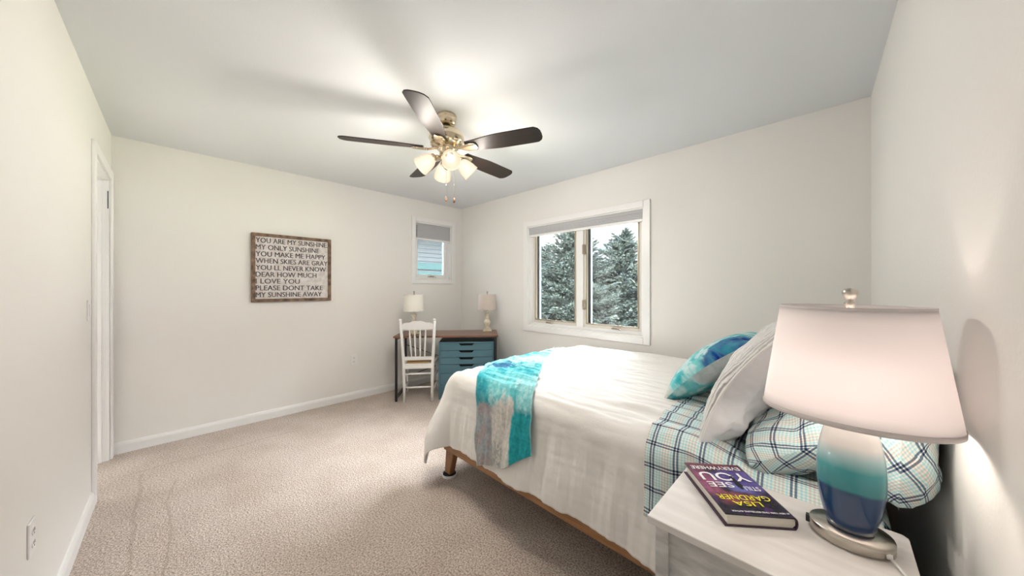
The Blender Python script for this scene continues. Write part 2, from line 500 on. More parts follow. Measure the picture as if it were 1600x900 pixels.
def quilt_mat():
    m = M('quilted_white_cotton', (0.88, 0.875, 0.865), rough=0.9, spec=0.1)
    t = m.node_tree; b = t.nodes['Principled BSDF']; lk = t.links.new
    uv = N(t, 'ShaderNodeUVMap')
    w = N(t, 'ShaderNodeTexWave'); w.inputs['Scale'].default_value = 14; w.inputs['Distortion'].default_value = 3; w.inputs['Detail'].default_value = 2
    v = N(t, 'ShaderNodeTexVoronoi'); v.inputs['Scale'].default_value = 42
    ad = N(t, 'ShaderNodeMath', operation='ADD')
    bp = N(t, 'ShaderNodeBump'); bp.inputs['Strength'].default_value = 0.8; bp.inputs['Distance'].default_value = 0.012
    lk(uv.outputs[0], w.inputs[0]); lk(uv.outputs[0], v.inputs[0]); lk(w.outputs[1], ad.inputs[0]); lk(v.outputs['Distance'], ad.inputs[1])
    lk(ad.outputs[0], bp.inputs['Height']); lk(bp.outputs[0], b.inputs['Normal'])
    return m
m_quilt = quilt_mat()

def whitewash(name, horizontal=True):
    m = M(name, (0.66, 0.65, 0.64), rough=0.55, col2=(0.46, 0.47, 0.47), vscale=5, detail=8, stretch=(1, 6, 3), bump=0.1, bscale=40)
    return m
m_ns_top = M('pale_grey_wood_top', (0.82, 0.79, 0.765), rough=0.45, col2=(0.72, 0.69, 0.66), vscale=3, detail=7, stretch=(1.5, 9, 3))
m_ns = M('whitewashed_grey_wood', (0.74, 0.73, 0.72), rough=0.55, col2=(0.42, 0.43, 0.44), vscale=4.5, detail=9, stretch=(2, 4, 7), bump=0.15, bscale=60)
m_rustic = M('weathered_brown_wood', (0.27, 0.18, 0.12), rough=0.8, col2=(0.10, 0.06, 0.04), vscale=22, detail=6, bump=0.3, bscale=80)
m_board = M('distressed_white_board', (0.74, 0.71, 0.70), rough=0.8, col2=(0.58, 0.53, 0.51), vscale=30, detail=8)
m_letters = M('worn_charcoal_lettering', (0.03, 0.027, 0.03), rough=0.8, col2=(0.14, 0.12, 0.12), vscale=16, detail=8)

# ================================================================== room shell
HC = 2.44
XD0, XD1 = 4.101, 4.188      # near wall runs slightly askew from (XD0, 0) to (XD1, -3.3)
T = 0.14
bm = B(); box(bm, -T, 4.4, -3.3 - T, T, -0.10, 0.0)
tag(obj('floor', bm, m_carpet), 'beige cut-pile carpet covering the bedroom floor', None, kind='structure')
bm = B(); box(bm, -T, 4.4, -3.3 - T, T, HC, HC + 0.12)
tag(obj('ceiling', bm, m_ceil), kind='structure')

def wall_with_hole(name, axis, at, thick, lo, hi, hole):
    """wall plane perpendicular to axis ('x' or 'y'), inner face at `at`, extends by thick (signed)"""
    bm = B()
    a0, a1 = sorted((at, at + thick))
    def seg(u0, u1, z0, z1):
        if u1 - u0 < 1e-5 or z1 - z0 < 1e-5: return
        if axis == 'y': box(bm, u0, u1, a0, a1, z0, z1)
        else: box(bm, a0, a1, u0, u1, z0, z1)
    h0, h1, z0, z1 = hole
    seg(lo, h0, 0, HC); seg(h1, hi, 0, HC); seg(h0, h1, 0, z0); seg(h0, h1, z1, HC)
    return tag(obj(name, bm, m_wall), kind='structure')
W1 = (1.315, 2.712, 0.825, 2.005)     # big window opening in y = 0
W2 = (-0.755, -0.187, 1.385, 2.155)   # small window opening in x = 0
DR = (0.10, 0.79, 0.0, 2.085)         # doorway in y = -3.3
wall_with_hole('wall_right', 'y', 0.0, T, -T, 4.4, W1)
wall_with_hole('wall_back', 'x', 0.0, -T, -3.3, 0.0, W2)
wall_with_hole('wall_left', 'y', -3.3, -T, -T, 4.4, DR)
bm = B(); prism(bm, [(XD0, 0.0), (XD1, -3.3), (4.4, -3.3), (4.4, 0.0)], 0, HC)
tag(obj('wall_head', bm, m_wall), kind='structure')

def baseboard(name, pts_fn, length, mat=m_trim):
    pass
def bboard(name, p0, p1, nrm):
    """moulded baseboard between two floor points; nrm points into the room"""
    p0 = Vector(p0); p1 = Vector(p1); n = Vector(nrm).normalized()
    prof = [(0, 0), (0.014, 0), (0.014, 0.060), (0.011, 0.072), (0.006, 0.084), (0.0, 0.086)]
    bm = B()
    A = [bm.verts.new((p0.x + n.x * a, p0.y + n.y * a, z)) for a, z in prof]
    Bq = [bm.verts.new((p1.x + n.x * a, p1.y + n.y * a, z)) for a, z in prof]
    k = len(prof)
    for i in range(k):
        j = (i + 1) % k
        bm.faces.new((A[i], A[j], Bq[j], Bq[i]))
    bm.faces.new(A); bm.faces.new(Bq[::-1])
    return tag(obj(name, bm, m_trim), kind='structure')
bboard('baseboard_back', (0, -3.3), (0, 0), (1, 0))
bboard('baseboard_right', (0, 0), (4.10, 0), (0, -1))
bboard('baseboard_left', (0.855, -3.3), (4.17, -3.3), (0, 1))
bboard('baseboard_head', (XD0, 0), (XD1, -3.3), (-1, 0))

# --- doorway
d = B()
cw, ct = 0.062, 0.016
box(d, DR[0] - cw, DR[0], -3.3, -3.3 + ct, 0, DR[3] + cw)
box(d, DR[1], DR[1] + cw, -3.3, -3.3 + ct, 0, DR[3] + cw)
box(d, DR[0], DR[1], -3.3, -3.3 + ct, DR[3], DR[3] + cw)
door = tag(obj('door_1', d, m_trim, bevel=0.004), kind='structure')
d = B()
jt = 0.018
box(d, DR[0], DR[0] + jt, -3.3 - T, -3.3, 0, DR[3]); box(d, DR[1] - jt, DR[1], -3.3 - T, -3.3, 0, DR[3])
box(d, DR[0] + jt, DR[1] - jt, -3.3 - T, -3.3, DR[3] - jt, DR[3])
obj('door_jamb', d, m_trim, door)
d = B(); box(d, DR[0] + jt, DR[0] + jt + 0.012, -3.375, -3.335, 0, DR[3] - jt); box(d, DR[1] - jt - 0.012, DR[1] - jt, -3.375, -3.335, 0, DR[3] - jt)
box(d, DR[0] + jt, DR[1] - jt, -3.375, -3.335, DR[3] - jt - 0.012, DR[3] - jt)
obj('door_stop', d, m_trim, door)
for z in (1.86,):
    d = B(); box(d, DR[0] + jt, DR[0] + jt + 0.002, -3.308, -3.303, z, z + 0.13)
    obj('hinge', d, m_dark, door)
# hall behind the doorway
h = B()
box(h, -0.6, 1.5, -4.7, -4.6, 0, HC); box(h, -0.7, -0.6, -4.7, -3.3 - T, 0, HC); box(h, 1.5, 1.6, -4.7, -3.3 - T, 0, HC)
tag(obj('wall_hall', h, m_wall), kind='structure')
h = B(); box(h, -0.7, 1.6, -4.7, -3.3 - T, HC, HC + 0.1); tag(obj('ceiling_hall', h, m_ceil), kind='structure')
h = B(); box(h, -0.7, 1.6, -4.7, -3.3 - T, -0.1, 0.0); tag(obj('floor_hall', h, m_carpet), kind='structure')

# ================================================================== windows
def frame_box(bm, u0, u1, z0, z1, w, d0, d1, axis, wb=None, wt=None):
    """rectangular ring; outer u0..u1 x z0..z1, bar width w, depth d0..d1 along axis"""
    wb = w if wb is None else wb; wt = w if wt is None else wt
    def bx(a, b, c, e):
        if axis == 'y': box(bm, a, b, d0, d1, c, e)
        else: box(bm, d0, d1, a, b, c, e)
    bx(u0, u0 + w, z0, z1); bx(u1 - w, u1, z0, z1); bx(u0 + w, u1 - w, z0, z0 + wb); bx(u0 + w, u1 - w, z1 - wt, z1)

def crank(parent, mat, p, dirv, mirror=1):
    """folding casement crank: base plate, arm, knob. p = base point, dirv = into room"""
    bm = B()
    x, y, z = p
    R = Matrix.Translation(Vector(p)) @ Matrix.Rotation(atan2(dirv[1], dirv[0]) + pi / 2, 4, 'Z')
    box(bm, -0.045, 0.045, -0.012, 0.004, 0.0, 0.016, R)
    prof = [Vector((-0.03, -0.014, 0.014)), Vector((-0.01, -0.026, 0.02)), Vector((0.03, -0.03, 0.014)), Vector((0.062, -0.028, 0.006))]
    tube(bm, [R @ q for q in prof], 0.006, 8)
    tube(bm, [R @ Vector((0.062, -0.028, 0.006)), R @ Vector((0.062, -0.046, 0.004))], 0.006, 8)
    return obj('crank_handle', bm, mat, parent, smooth=False, bevel=0.001, seg=1)

# --- window 1 (pair of casements)
bm = B()
frame_box(bm, W1[0] - 0.062, W1[1] + 0.062, W1[2] - 0.062, W1[3] + 0.062, 0.062, -0.016, 0.0, 'y')
win1 = tag(obj('window_1', bm, m_trim, bevel=0.004), 'pair of white framed casement windows looking onto spruces', None, kind='structure')
bm = B(); frame_box(bm, W1[0], W1[1], W1[2], W1[3], 0.012, 0.0, T, 'y')
obj('window_reveal', bm, m_trim, win1)
bm = B()
frame_box(bm, W1[0] + 0.012, W1[1] - 0.012, W1[2] + 0.012, W1[3] - 0.012, 0.030, 0.045, 0.125, 'y')
box(bm, 1.975, 2.055, 0.035, 0.125, W1[2] + 0.03, W1[3] - 0.03)
obj('window_frame', bm, m_trim, win1, bevel=0.003)
box_s = [(1.357, 1.975), (2.055, 2.670)]
for k, (a, b) in enumerate(box_s):
    z0, z1 = W1[2] + 0.042, W1[3] - 0.042
    bm = B(); frame_box(bm, a, b, z0, z1, 0.030, 0.060, 0.105, 'y', wb=0.034)
    sash = obj('window_sash', bm, m_sash, win1, bevel=0.003)
    bm = B(); frame_box(bm, a + 0.026, b - 0.026, z0 + 0.030, z1 - 0.026, 0.012, 0.052, 0.062, 'y')
    obj('screen_frame', bm, m_bronze, sash)
    bm = B(); box(bm, a + 0.03, a + 0.060, 0.092, 0.125, z0 + 0.034, z1 - 0.03)
    obj('screen_track', bm, m_track, sash)
    bm = B(); box(bm, a + 0.03, b - 0.03, 0.086, 0.090, z0 + 0.034, z1 - 0.03)
    obj('pane', bm, m_glass, sash)
crank(win1, m_bronze, (1.60, 0.050, W1[2] + 0.044), (0, -1))
crank(win1, m_bronze, (2.42, 0.050, W1[2] + 0.044), (0, -1))
for zz in (1.05, 1.63):
    bm = B(); box(bm, 2.058, 2.072, 0.018, 0.06, zz, zz + 0.10); tube(bm, [(2.078, 0.012, zz + 0.07), (2.072, 0.03, zz + 0.02)], 0.006, 8)
    box(bm, 2.05, 2.08, 0.028, 0.036, zz + 0.005, zz + 0.095)
    obj('sash_lock', bm, m_bronze, win1)

# --- window 2
bm = B()
frame_box(bm, W2[0] - 0.052, W2[1] + 0.062, W2[2] - 0.052, W2[3] + 0.06, 0.055, 0.0, 0.016, 'x')
win2 = tag(obj('window_2', bm, m_trim, bevel=0.004), 'small white casement window near the corner above the desk', None, kind='structure')
bm = B(); frame_box(bm, W2[0], W2[1], W2[2], W2[3], 0.012, -T, 0.0, 'x')
obj('window_reveal', bm, m_trim, win2)
bm = B(); frame_box(bm, W2[0] + 0.012, W2[1] - 0.012, W2[2] + 0.012, W2[3] - 0.012, 0.025, -0.125, -0.045, 'x')
obj('window_frame', bm, m_trim, win2, bevel=0.003)
bm = B(); frame_box(bm, W2[0] + 0.035, W2[1] - 0.035, W2[2] + 0.035, W2[3] - 0.035, 0.04, -0.110, -0.065, 'x')
s2 = obj('window_sash', bm, m_trim, win2, bevel=0.003)
bm = B(); box(bm, -0.094, -0.090, W2[0] + 0.07, W2[1] - 0.07, W2[2] + 0.07, W2[3] - 0.07)
obj('pane', bm, m_glass_milky, s2)
crank(win2, m_nickel, (-0.050, -0.49, W2[2] + 0.037), (1, 0))

# --- cellular shades
def cell_shade(name, axis, u0, u1, ztop, zbot, at, label, sgn):
    """pleated fabric raised part way; at = centre depth; sgn = direction into the room"""
    t = thing(name, (0, 0, 0), 0, label, 'blind')
    def bx(bm, a, b, d0, d1, c, e):
        d0, d1 = at + sgn * d0, at + sgn * d1
        if axis == 'y': box(bm, a, b, min(d0, d1), max(d0, d1), c, e)
        else: box(bm, min(d0, d1), max(d0, d1), a, b, c, e)
    hb = B(); bx(hb, u0, u1, -0.014, 0.014, ztop - 0.03, ztop); obj('head_rail', hb, m_cell, t, bevel=0.002)
    fb = B()
    n = max(4, int((ztop - 0.03 - zbot) / 0.012))
    h = (ztop - 0.03 - zbot) / n
    prof = []
    for i in range(n):
        prof += [(0.010, zbot + i * h), (0.0135, zbot + (i + 0.5) * h)]
    prof.append((0.010, zbot + n * h))
    out = prof + [(-d, z) for d, z in prof[::-1]]
    pts = [(at + sgn * d, z) for d, z in out]
    prism(fb, pts, u0 + 0.004, u1 - 0.004, 'x') if axis == 'y' else prism(fb, pts, u0 + 0.004, u1 - 0.004, 'y')
    obj('pleated_fabric', fb, m_cell, t)
    rb = B(); bx(rb, u0 + 0.002, u1 - 0.002, -0.013, 0.013, zbot - 0.022, zbot); obj('bottom_rail', rb, m_white, t, bevel=0.002)
    return t
cell_shade('cellular_shade', 'y', W1[0] + 0.014, W1[1] - 0.014, W1[3] - 0.013, 1.905, 0.020,
           'light grey cellular blind raised to the top of the double window', -1)
cs2 = cell_shade('cellular_shade', 'x', W2[0] + 0.014, W2[1] - 0.014, W2[3] - 0.013, 1.945, -0.020,
           'light grey cellular blind half lowered in the small corner window', 1)
bm = B()
for i in range(12):
    z = 1.955 + i * 0.013
    lathe(bm, [(0.0005, z), (0.004, z + 0.003), (0.004, z + 0.008), (0.0005, z + 0.011)], 8, cx=0.0, cy=W2[0] + 0.026)
obj('bead_chain', bm, m_dark, cs2)

# ================================================================== wall plates
def outlet(loc, rz, label, kind='outlet', w=0.072, h=0.116):
    t = thing('wall_outlet' if kind == 'outlet' else 'light_switch', loc, rz, label, kind)
    bm = B(); box(bm, -w / 2, w / 2, -0.006, 0, -h / 2, h / 2); obj('cover_plate', bm, m_white, t, bevel=0.003)
    if kind == 'outlet':
        for dz in (-0.021, 0.021):
            bm = B(); lathe(bm, [(0.0165, -0.0085), (0.0165, -0.006)], 20, sy=0.9, mat=Matrix.Translation((0, 0, dz)) @ Matrix.Rotation(pi / 2, 4, 'X') @ Matrix.Scale(-1, 4, (0, 0, 1)))
            s = obj('receptacle', bm, m_white, t)
            bm = B()
            for dx in (-0.006, 0.006): box(bm, dx - 0.0013, dx + 0.0013, -0.0092, -0.0085, dz - 0.001, dz + 0.008)
            box(bm, -0.002, 0.002, -0.0092, -0.0085, dz - 0.010, dz - 0.006)
            obj('slots', bm, m_dark, s)
    else:
        for dx in ((-0.023, 0.023) if w > 0.1 else (0,)):
            bm = B(); box(bm, dx - 0.0165, dx + 0.0165, -0.0095, -0.006, -0.033, 0.033); obj('rocker', bm, m_white, t, bevel=0.002)
    return t
outlet((0.0, -1.527, 0.452), pi / 2, 'white duplex outlet low on the back wall left of the desk')
outlet((2.0, -3.3, 0.432), pi, 'white outlet plate low on the left wall in the foreground')
outlet((0.955, -3.3, 1.15), pi, 'white light switch plate on the left wall beside the doorway', 'switch')

# ================================================================== sign
sg = thing('framed_sign', (0.0, -2.117, 1.47), pi / 2, 'rustic wood framed sign with white board and charcoal song lettering on back wall', 'sign')
SW, SH = 0.686, 0.660
bm = B(); frame_box(bm, -SW / 2, SW / 2, -SH / 2, SH / 2, 0.030, -0.034, -0.001, 'y')
obj('frame', bm, m_rustic, sg, bevel=0.003)
bm = B(); box(bm, -SW / 2 + 0.028, SW / 2 - 0.028, -0.018, -0.002, -SH / 2 + 0.028, SH / 2 - 0.028)
obj('board', bm, m_board, sg)
bm = B()
lines = [('YOU ARE MY SUNSHINE.', 1.0), ('MY ONLY SUNSHINE', 0.87), ('YOU MAKE ME HAPPY', 0.965), ('WHEN SKIES ARE GRAY', 1.0), ('YOU LL NEVER KNOW', 0.975),
         ('DEAR HOW MUCH', 0.83), ('I LOVE YOU', 0.585), ('PLEASE DONT TAKE', 0.925), ('MY SUNSHINE AWAY', 0.91)]
IW = SW - 0.066
for i, (s, w) in enumerate(lines):
    zb = SH / 2 - 0.036 - (i + 1) * 0.0655 + 0.012
    mt = Matrix.Translation((-IW / 2, -0.0185, zb)) @ Matrix.Rotation(pi / 2, 4, 'X')
    for dx, dz in ((0.0, 0.0), (0.0016, 0.0006), (0.0030, 0.0)):
        add_text(bm, s, Matrix.Translation((dx, -dx * 0.1, dz)) @ mt, IW * w - 0.003, 0.047, off=-0.004)
obj('lettering', bm, m_letters, sg, recalc=False)

# ================================================================== ceiling fan
FX, FY = 2.068, -1.675
fan = thing('ceiling_fan', (FX, FY, HC), 0, 'five blade ceiling fan with espresso blades, brushed metal motor and lit glass shades', 'ceiling fan')
bm = B(); lathe(bm, [(0.066, 0.0), (0.068, -0.006), (0.068, -0.018), (0.064, -0.022), (0.064, -0.030), (0.060, -0.052), (0.050, -0.064), (0.022, -0.070)], 40)
obj('canopy', bm, m_fan_metal, fan, smooth=True, bevel=0)
bm = B(); lathe(bm, [(0.020, -0.068), (0.024, -0.074), (0.030, -0.086), (0.030, -0.096)], 24); obj('downrod', bm, m_dark, fan, smooth=True)
bm = B(); lathe(bm, [(0.030, -0.088), (0.055, -0.090), (0.075, -0.098), (0.105, -0.122), (0.116, -0.142), (0.118, -0.160), (0.112, -0.168), (0.112, -0.174), (0.108, -0.180), (0.098, -0.196), (0.080, -0.206), (0.060, -0.210)], 48)
motor = obj('motor_housing', bm, m_fan_metal, fan, smooth=True)
for k in range(10):
    a = 2 * pi * k / 10
    bm = B(); box(bm, 0.094, 0.1085, -0.020, 0.020, -0.199, -0.183, Matrix.Rotation(a, 4, 'Z'))
    obj('vent_plate', bm, m_fan_metal, motor, bevel=0.002)
bm = B()
mt = Matrix.Rotation(radians(-43), 4, 'Z') @ Matrix.Translation((0.1065, -0.036, -0.133)) @ Matrix.Rotation(radians(52), 4, 'Y') @ Matrix.Rotation(pi / 2, 4, 'Z')
for ch, dx in (('Hunter', 0.0),):
    add_text(bm, ch, Matrix.Rotation(radians(-43), 4, 'Z') @ Matrix.Translation((0.1085, -0.034, -0.136)) @ Matrix(((0, -0.62, 0.78, 0), (1, 0, 0, 0), (0, 0.78, 0.62, 0), (0, 0, 0, 1))), 0.062, 0.017)
for v in bm.verts:   # wrap the script round the housing
    a = atan2(v.co.y, v.co.x); rr = lerp(0.1105, 0.1185, sm(-0.124, -0.140, v.co.z))
    v.co.x = rr * cos(a) * 1.0; v.co.y = rr * sin(a) * 1.0
obj('maker_script', bm, m_dark, motor, recalc=False)
bm = B(); lathe(bm, [(0.060, -0.208), (0.062, -0.216), (0.062, -0.232), (0.050, -0.240), (0.045, -0.262), (0.048, -0.270), (0.055, -0.282), (0.048, -0.296), (0.030, -0.312), (0.020, -0.330), (0.016, -0.345), (0.022, -0.352), (0.016, -0.362), (0.004, -0.368)], 36)
obj('light_fitter', bm, m_fan_metal, fan, smooth=True)

def blade_bm():
    bm = B()
    # outline: r along x, tangential y (positive side lower)
    pts = []
    top = []
    for i in range(13):
        t = i / 12
        r = lerp(0.155, 0.60, t)
        w = lerp(0.045, 0.067, sm(0, 0.55, t))
        top.append((r, w))
    up = [(0.150, 0.030)] + top + [(0.630, 0.0655), (0.652, 0.050), (0.662, 0.028), (0.664, 0.0)]
    out = up + [(r, -w) for r, w in up[::-1][1:]]
    tp = math.tan(radians(13))
    a = [bm.verts.new((r, w, -w * tp - 0.232)) for r, w in out]
    b = [bm.verts.new((r, w, -w * tp - 0.226)) for r, w in out]
    bm.faces.new(a[::-1]); bm.faces.new(b)
    for i in range(len(out)):
        j = (i + 1) % len(out)
        bm.faces.new((a[i], a[j], b[j], b[i]))
    return bm
def iron_bm():
    bm = B()
    tp = math.tan(radians(13))
    sec = [(0.050, 0.014, -0.224, 0.008), (0.085, 0.013, -0.228, 0.008), (0.120, 0.016, -0.238, 0.007), (0.150, 0.030, -0.240, 0.006), (0.185, 0.036, -0.240, 0.006), (0.215, 0.030, -0.239, 0.005), (0.228, 0.018, -0.238, 0.004)]
    rings = []
    for r, w, z, h in sec:
        k = sm(0.09, 0.16, r)
        ring = []
        for y, dz in ((-w, -0.2 * h), (-w * 0.55, -h), (w * 0.55, -h), (w, -0.2 * h), (w, h * 0.4), (-w, h * 0.4)):
            ring.append(bm.verts.new((r, y, z + dz - y * tp * k)))
        rings.append(ring)
    for a, b in zip(rings[:-1], rings[1:]):
        for i in range(6):
            j = (i + 1) % 6
            bm.faces.new((a[i], a[j], b[j], b[i]))
    bm.faces.new(rings[0]); bm.faces.new(rings[-1][::-1])
    return bm
bl0 = obj('blade', blade_bm(), m_blade, fan, bevel=0.0015)
ir0 = obj('blade_iron', iron_bm(), m_fan_metal, bl0, smooth=False, bevel=0.002)
bl0.rotation_euler = (0, 0, radians(24))
for k in range(1, 5):
    c = bl0.copy(); COL.objects.link(c); c.parent = fan; c.rotation_euler = (0, 0, radians(24 + 72 * k))
    g = ir0.copy(); COL.objects.link(g); g.parent = c

# light arms, bell shades and bulbs
def shade_prof():
    return [(0.020, 0.0), (0.034, 0.006), (0.044, 0.022), (0.051, 0.045), (0.056, 0.070), (0.0575, 0.092), (0.060, 0.108)]
for k in range(4):
    a = radians(-24 + 90 * k)
    Rz = Matrix.Rotation(a, 4, 'Z')
    tilt = radians(48)        # from straight down
    dirv = Vector((sin(tilt), 0, -cos(tilt)))
    start = Vector((0.045, 0, -0.285))
    neck = Vector((0.085, 0, -0.292))
    bm = B()
    tube(bm, [Rz @ p for p in (start, Vector((0.065, 0, -0.282)), neck)], 0.008, 10)
    # socket cup
    F = Rz @ Matrix.Translation(neck) @ Matrix.Rotation(pi - tilt, 4, 'Y')
    lathe(bm, [(0.012, -0.012), (0.024, -0.006), (0.027, 0.012), (0.024, 0.022)], 20, mat=F)
    arm = obj('light_arm', bm, m_fan_metal, fan, smooth=True)
    bm = B()
    pr = shade_prof()
    inner = [(max(0.001, r - 0.003), z + (0.002 if i == 0 else 0)) for i, (r, z) in enumerate(pr)]
    lathe(bm, pr + inner[::-1], 32, mat=F @ Matrix.Translation((0, 0, 0.010)), cap=False)
    obj('glass_shade', bm, m_frost, arm, smooth=True)
    bm = B()
    lathe(bm, [(0.010, 0.020), (0.012, 0.035), (0.018, 0.048), (0.023, 0.062), (0.024, 0.074), (0.019, 0.086), (0.010, 0.093), (0.001, 0.095)], 20, mat=F)
    obj('bulb', bm, m_bulb, arm, smooth=True)
    ld = bpy.data.lights.new('bulb_light', 'POINT'); ld.energy = BULB_W; ld.color = BULB_COL; ld.shadow_soft_size = 0.06
    lo = bpy.data.objects.new('bulb_light', ld); COL.objects.link(lo); lo.parent = arm
    lo.location = F @ Vector((0, 0, 0.118))
# pull chains
for (dx, dy, zend) in ((0.012, -0.012, -0.585), (0.052, 0.024, -0.595)):
    bm = B()
    tube(bm, [(dx, dy, -0.34), (dx, dy, zend + 0.03)], 0.0011, 6)
    ch = obj('pull_chain', bm, m_fan_metal, fan)
    bm = B(); lathe(bm, [(0.002, zend + 0.034), (0.007, zend + 0.028), (0.0085, zend + 0.014), (0.006, zend + 0.002), (0.002, zend)], 14, cx=dx, cy=dy)
    obj('chain_pull', bm, m_rustic, ch, smooth=True)

# ================================================================== bed
BX0, BX1 = 2.08, 4.055     # mattress foot / head
BY0, BY1 = -1.645, -0.125  # mattress near / far
bed = thing('bed', (0, 0, 0), 0, 'queen platform bed with low oak frame and splayed wood legs', 'bed')
bm = B(); box(bm, 2.055, 4.07, -1.690, -1.665, 0.188, 0.315)
obj('side_rail', bm, m_bedwood, bed, bevel=0.004)
bm = B(); box(bm, 2.055, 4.07, -0.105, -0.080, 0.188, 0.315)
obj('side_rail', bm, m_bedwood, bed, bevel=0.004)
bm = B(); box(bm, 2.055, 2.080, -1.665, -0.105, 0.188, 0.315); obj('foot_rail', bm, m_bedwood, bed, bevel=0.004)
bm = B(); box(bm, 4.045, 4.07, -1.665, -0.105, 0.188, 0.315); obj('head_rail', bm, m_bedwood, bed, bevel=0.004)
bm = B()
for i in range(14):
    x = 2.12 + i * 0.143
    box(bm, x, x + 0.07, -1.665, -0.105, 0.285, 0.303)
obj('slat_base', bm, m_bedwood, bed)
for (x, y, s) in ((2.085, -1.655, 1), (2.085, -0.115, 1), (3.98, -1.655, 0), (3.98, -0.115, 0)):
    bm = B()
    dy = -0.0
    quadbar(bm, (x - 0.012 * s, y + (0.0), 0.022), (x + 0.012 * s, y + 0.01 * (1 if y < -1 else -1), 0.192), (0.058, 0.042), (0.088, 0.05))
    obj('leg', bm, m_legwood, bed, bevel=0.006)
bm = B()
lathe(bm, [(0.044, 0.0), (0.049, 0.004), (0.049, 0.018), (0.046, 0.020), (0.044, 0.008), (0.001, 0.007)], 32, sx=1.0, sy=1.0, cap=False)
cp = obj('furniture_coaster', bm, m_white, smooth=False)
cp.location = (2.073, -1.655, 0.0); tag(cp, 'round white coaster cup with dark liner under the bed leg', 'coaster')
bm = B(); lathe(bm, [(0.0435, 0.008), (0.0435, 0.0195), (0.001, 0.0198)], 32, cap=False); obj('rubber_liner', bm, m_black_shade, cp)

# mattress with fitted plaid sheet
def rounded_box_mesh(name, x0, x1, y0, y1, z0, z1, r, mat, parent, n=24):
    """superellipsoid-like soft box with plan-projected uv"""
    bm = B()
    bmesh.ops.create_cube(bm, size=1.0)
    bmesh.ops.subdivide_edges(bm, edges=bm.edges[:], cuts=n, use_grid_fill=True)
    cx, cy, cz = (x0 + x1) / 2, (y0 + y1) / 2, (z0 + z1) / 2
    hx, hy, hz = (x1 - x0) / 2, (y1 - y0) / 2, (z1 - z0) / 2
    uvl = bm.loops.layers.uv.new('UVMap')
    for v in bm.verts:
        p = Vector((v.co.x * 2 * hx, v.co.y * 2 * hy, v.co.z * 2 * hz))
        q = Vector((max(-hx + r, min(hx - r, p.x)), max(-hy + r, min(hy - r, p.y)), max(-hz + r, min(hz - r, p.z))))
        d = p - q
        if d.length > 1e-6: p = q + d.normalized() * r
        v.co = Vector((cx, cy, cz)) + p
    for f in bm.faces:
        nn = f.normal
        for l in f.loops:
            c = l.vert.co
            l[uvl].uv = (c.x + (c.z if abs(nn.x) > .7 else 0), c.y + (c.z if abs(nn.y) > .7 else 0))
    return obj(name, bm, mat, parent, smooth=True, recalc=True)
mt_ = rounded_box_mesh('mattress', BX0, BX1, BY0, BY1, 0.305, 0.655, 0.06, m_plaid, None)
tag(mt_, 'thick mattress in a plaid fitted sheet on the oak bed frame', 'mattress')

ZT = 0.662     # cloth lies on the mattress
def drape(s, t, off=0.0, wr=1.0):
    """cloth coordinates (s along x, t along y; both may run past the mattress edge) -> point"""
    r0 = 0.085
    xf, yn, yf = 2.165, -1.605, -0.165
    a = max(0.0, xf - s)
    inn = max(0.0, yn - t); out = max(0.0, t - yf)
    b = max(inn, out)
    sgn = -1 if inn > 0 else 1
    puff = 0.052 * sm(3.80, 3.55, s)
    cx = max(s, xf); cy = min(max(t, yn), yf)
    ztop = ZT + puff + off
    # gentle crown
    ztop += 0.018 * (1 - ((cy + 0.885) / 0.72) ** 2) * sm(2.0, 2.6, cx) * sm(3.9, 3.3, cx)
    # wrinkles running along the bed
    k = wr * 2.1 * (0.0055 * fbm(s * 2.3, t * 15.0, 1.3, 4) + 0.007 * fbm(s * 1.1 + 5, t * 6.0, 4.0, 3) + 0.004 * abs(nz(s * 3.0, t * 22.0 + 0.9 * sin(s * 3), 7.1)))
    dd = hypot(a, b)
    r = lerp(r0, 0.145, (a / dd) ** 2 if dd > 1e-6 else 0.0) + off
    th = atan2(a, b)
    if dd <= 1e-6:
        return (cx, cy, ztop + k)
    dmax = 0.76
    if dd > 0.56: dd = 0.56 + (dmax - 0.56) * (1 - math.exp(-(dd - 0.56) / (dmax - 0.56)))
    L1 = pi * r / 2
    if dd < L1:
        h = r * sin(dd / r); v = r * (1 - cos(dd / r))
        blend = 1 - dd / L1
    else:
        h = r; v = r + (dd - L1); blend = 0.0
    low = sm(0.05, 0.5, v)
    flare = 0.045 * low
    # folds hanging down the sides
    u = s if b > 0 and a < 1e-6 else (t if a > 0 and b < 1e-6 else None)
    if a > 0 and b > 0:
        bump = sin(2 * th)
        flare += 0.125 * bump * low
        flare += 0.02 * sin(5 * th + 0.7) * low * bump
        fold = 0.0
    elif b > 0:
        fold = 0.020 * fbm(s * 4.2, v * 0.6, 2.0, 3) * low + 0.006 * nz(s * 11 + 0.5 * v * 4, v * 1.5, 3.0) * sm(0.02, 0.2, v)
        fold += 0.010 * sin(s * 7.0 + 1.0) * low + 0.012 * fbm(s * 16 + 0.8 * v, v * 1.2, 9.0, 3) * sm(0.04, 0.3, v)
    else:
        fold = 0.022 * fbm(t * 3.0, v, 6.0, 3) * low
    h += flare + fold * 1.0
    h += k * 0.25 * (1 - blend)
    ux, uy = (a / hypot(a, b)), (b / hypot(a, b)) * sgn
    x = cx - ux * h; y = cy + uy * h
    z = ztop - v + k * blend
    y = min(y, -0.02)
    if s > 3.48 and y < -1.668 - off: y = lerp(y, max(y, -1.668 - off), sm(3.50, 3.575, s))
    return (x, y, max(z, 0.03 + off))

